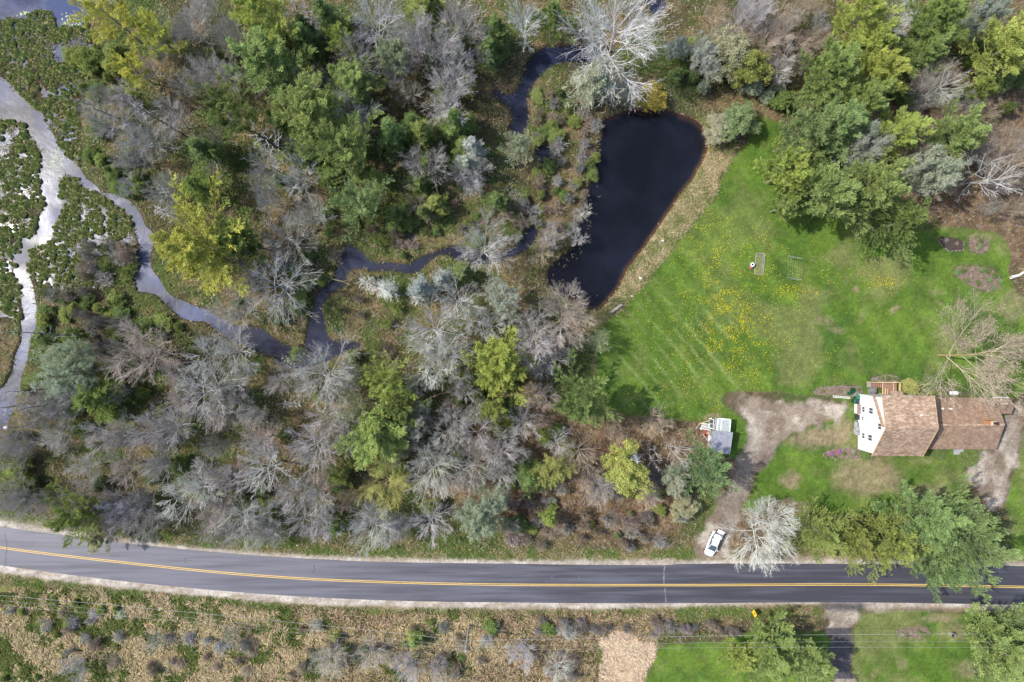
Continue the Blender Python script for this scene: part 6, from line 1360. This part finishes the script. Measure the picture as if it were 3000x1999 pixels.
# white car with its tailgate up
def car():
    wp = flatm('white_car_paint', (.80, .81, .82), .22, spec=.6, noise=.02); glass = flatm('car_glass', (.05, .07, .10), .06, spec=.9, noise=.05)
    x, y = W(2086, 1589); t = thing('parked_car', 'white hatchback with its tailgate open at the foot of the dirt driveway', 'car', (x, y, .1), math.atan2(-76, -32))
    def ring(X, zb, zt, hw, n=20, p=3.2):
        o = []
        for i in range(n):
            a = i * 2 * math.pi / n; c, s_ = math.cos(a), math.sin(a); q = (abs(c) ** p + abs(s_) ** p) ** (-1 / p); o.append((X, c * q * hw, (zb + zt) / 2 + s_ * q * (zt - zb) / 2))
        return o
    body = MB().loft([ring(-2.28, .5, .85, .62), ring(-2.2, .32, .98, .80), ring(-1.7, .24, 1.03, .90), ring(-.8, .22, 1.02, .92), ring(.4, .22, 1.0, .92), ring(1.2, .24, .97, .91), ring(1.8, .28, .86, .85), ring(2.15, .34, .74, .70), ring(2.3, .42, .62, .46)])
    body.build('body', wp, t, smooth=True)
    cab = MB().loft([ring(-1.95, .8, 1.3, .62, p=3), ring(-1.7, .7, 1.46, .80, p=2.6), ring(-.8, .7, 1.50, .84, p=2.6), ring(.1, .7, 1.47, .83, p=2.6), ring(.5, .8, 1.3, .76, p=3.2), ring(1.2, .8, .99, .78, p=3.2)])
    cab.build('windows', glass, t, smooth=True)
    def rr(X, z, hw, n=9): return [(X, hw * (i / (n - 1) * 2 - 1), z - .07 * (i / (n - 1) * 2 - 1) ** 2) for i in range(n)]
    top = [rr(-1.9, 1.47, .52), rr(-1.2, 1.55, .55), (rr(-.4, 1.56, .56)), rr(.18, 1.51, .54)]; P = [p for r in top for p in r]; P2 = [(a, b, c - .06) for a, b, c in P]; F = []
    for k in range(3):
        for i in range(8): F.append((k * 9 + i, (k + 1) * 9 + i, (k + 1) * 9 + i + 1, k * 9 + i + 1)); F.append((36 + k * 9 + i + 1, 36 + (k + 1) * 9 + i + 1, 36 + (k + 1) * 9 + i, 36 + k * 9 + i))
    ed = [0, 9, 18, 27] + [28, 29, 30, 31, 32, 33, 34, 35] + [26, 17, 8] + [7, 6, 5, 4, 3, 2, 1]
    for i in range(len(ed)): F.append((ed[i], ed[(i + 1) % len(ed)], ed[(i + 1) % len(ed)] + 36, ed[i] + 36))
    MB().poly(P + P2, F).build('roof', wp, t, smooth=False)
    for s_ in (-1, 1):
        MB().bar((.18, .6 * s_, 1.49), (1.15, .76 * s_, 1.0), .07, .06).build('pillar', wp, t)
        MB().bar((-1.3, .63 * s_, 1.50), (-2.0, .74 * s_, 1.02), .22, .06).build('pillar', wp, t)
        MB().box((.85, 1.02 * s_, 1.02), (.16, .22, .14)).build('mirror', wp, t, bevel=.03)
        hl = MB().blob((1.98, .62 * s_, .72), (.42, .2, .14), 4, 10, 0).build('headlight', flatm('headlight', (.5, .52, .55), .1, noise=.05), t, smooth=True)
        MB().blob((-2.12, .72 * s_, .9), (.3, .22, .22), 4, 10, 0).build('tail_light', flatm('tail_light', (.5, .02, .02), .2, noise=.05), t, smooth=True)
        for wx in (-1.35, 1.4):
            w_ = MB().cyl((wx, .74 * s_, .33), (wx, .94 * s_, .33), .33, n=20).build('wheel', M['rubber'], t); MB().cyl((wx, .93 * s_, .33), (wx, .955 * s_, .33), .2, n=12).build('rim', M['steel'], w_)
    tg = MB().box((-2.5, 0, 1.86), (.62, 1.22, .07), m=Matrix.Rotation(.18, 3, 'Y')).build('tailgate', wp, t, bevel=.03)
    MB().box((-2.02, 0, 1.68), (.34, 1.06, .05), m=Matrix.Rotation(.55, 3, 'Y')).build('rear_window', glass, tg)
    for s_ in (-1, 1): MB().box((-2.32, .5 * s_, 1.87), (.1, .22, .05)).build('tail_light', flatm('tail_light_b', (.5, .02, .04), .2, noise=.05), tg)
    MB().box((-2.05, 0, .78), (.5, 1.1, .5)).build('boot_floor', M['black'], t)
    MB().box((2.3, 0, .5), (.03, .3, .12)).build('number_plate', M['white'], t)
car()

# warning sign facing the traffic: yellow diamond, red octagon above a black arrow
def sign():
    x, y = W(2203, 1798, 1.6); t = thing('road_sign', 'yellow diamond warning sign with a red octagon in the south verge', 'road sign', (x, y, .05)); h = 1.7
    MB().box((.05, 0, 1.0), (.06, .08, 2.0)).build('post', M['greywood'], t)
    r = .70; MB().poly([(-.02, 0, h + r), (-.02, r, h), (-.02, 0, h - r), (-.02, -r, h), (.0, 0, h + r), (.0, r, h), (.0, 0, h - r), (.0, -r, h)], [(0, 1, 2, 3), (7, 6, 5, 4), (0, 4, 5, 1), (1, 5, 6, 2), (2, 6, 7, 3), (3, 7, 4, 0)]).build('plate', M['signy'], t)
    k = [(-.03, math.cos(i * math.pi / 4 + .39) * .22, h + .12 + math.sin(i * math.pi / 4 + .39) * .22) for i in range(8)]; MB().poly(k, [tuple(range(8))]).build('octagon', M['red'], t)
    MB().poly([(-.03, .05, h - .42), (-.03, -.05, h - .42), (-.03, -.05, h - .2), (-.03, .05, h - .2)], [(0, 1, 2, 3)]).build('arrow', M['black'], t)
    t.rotation_euler = (0, math.radians(14), .12)
sign()

# utility pole and its three wires
def pole():
    px_, py_ = W(1375, 1829); t = thing('utility_pole', 'grey wooden utility pole carrying three wires south of the road', 'utility pole', (px_, py_, 0))
    MB().cyl((0, 0, -.1), (.05, 0, 10.4), .17, .12, 14).build('shaft', M['polewood'], t)
    for z in (6.7, 9.0, 10.4): MB().cyl((-.1, .12, z), (.15, .12, z), .06, .06, 8).build('insulator', M['steel'], t)
    def wire(z0, LX, LYs, RY, lab, r):
        for side, (ex, ey) in (('left', (-97.0, LYs)), ('right', (98.0, RY))):
            a = Vector((px_, py_, z0)); b = Vector((ex, ey, z0 + .1)); P = []
            for i in range(33):
                q = i / 32; p = a.lerp(b, q); p.z -= 4 * .9 * q * (1 - q) * (.9 if side == 'left' else 1.0); P.append(p)
            V, F = tubes(np.array([[tuple(p) for p in P]]), np.full((1, 33), r), 5)
            me = mesh('wire', V, F, [M['wire']]); tag(link('power_line', me), lab % ('left of' if side == 'left' else 'right of'), 'power line', 'wires on the utility pole')
    wire(10.4, 0, -41.2, -49.35, 'topmost wire of the three running %s the utility pole', .011)
    wire(9.0, 0, -41.0, -48.9, 'middle wire of three running %s the utility pole', .011)
    wire(6.7, 0, -41.2, -48.6, 'thickest wire, nearest the road, running %s the utility pole', .02)
pole()
x_, y_ = W(2785, 1856)
thing_mb('burn_barrel', 'round galvanised barrel in the lawn south of the road', 'barrel', [('barrel', MB().cyl((0, 0, 0), (0, 0, .8), .36, .38, 20, caps=False).cyl((0, 0, .8), (0, 0, 0), .33, .32, 20, caps=False).cyl((0, 0, .78), (0, 0, .82), .41, .41, 20, caps=False), M['steel']), ('ash', MB().cyl((0, 0, .5), (0, 0, .55), .31, .31, 20), M['black'])], (x_, y_, .1))
# loose stones at the mouth of the side road
rg_ = random.Random(3)
g = MB()
for k in range(26):
    x, y = W(rg_.uniform(2412, 2500), rg_.uniform(1790, 1815)); g.blob((x, y, .12), (rg_.uniform(.12, .4), rg_.uniform(.1, .3), .1), k, 7, .25)
tag(g.build('gravel', M['stone']), 'broken pale stones scattered across the mouth of the side road', None, None, 'stuff')

rg_ = np.random.default_rng(21); g = MB(); k = 0; PB_ = blur(m_pond, 1.5)
while k < 90:
    px, py = rg_.uniform(1600, 1760), rg_.uniform(360, 870); x, y = W(px, py)
    if not (.5 < float(at(PB_, x, y)) < .95): continue
    a = rg_.random() * 6.28; l = rg_.uniform(.12, .5); g.box((x, y, WZ + .02), (l, rg_.uniform(.03, .12), .012), a); k += 1
tag(g.build('floating_debris', flatm('floating_debris', (.16, .13, .07), .8, noise=.3)), 'leaves and twigs floating along the left shore of the pond', None, None, 'stuff')
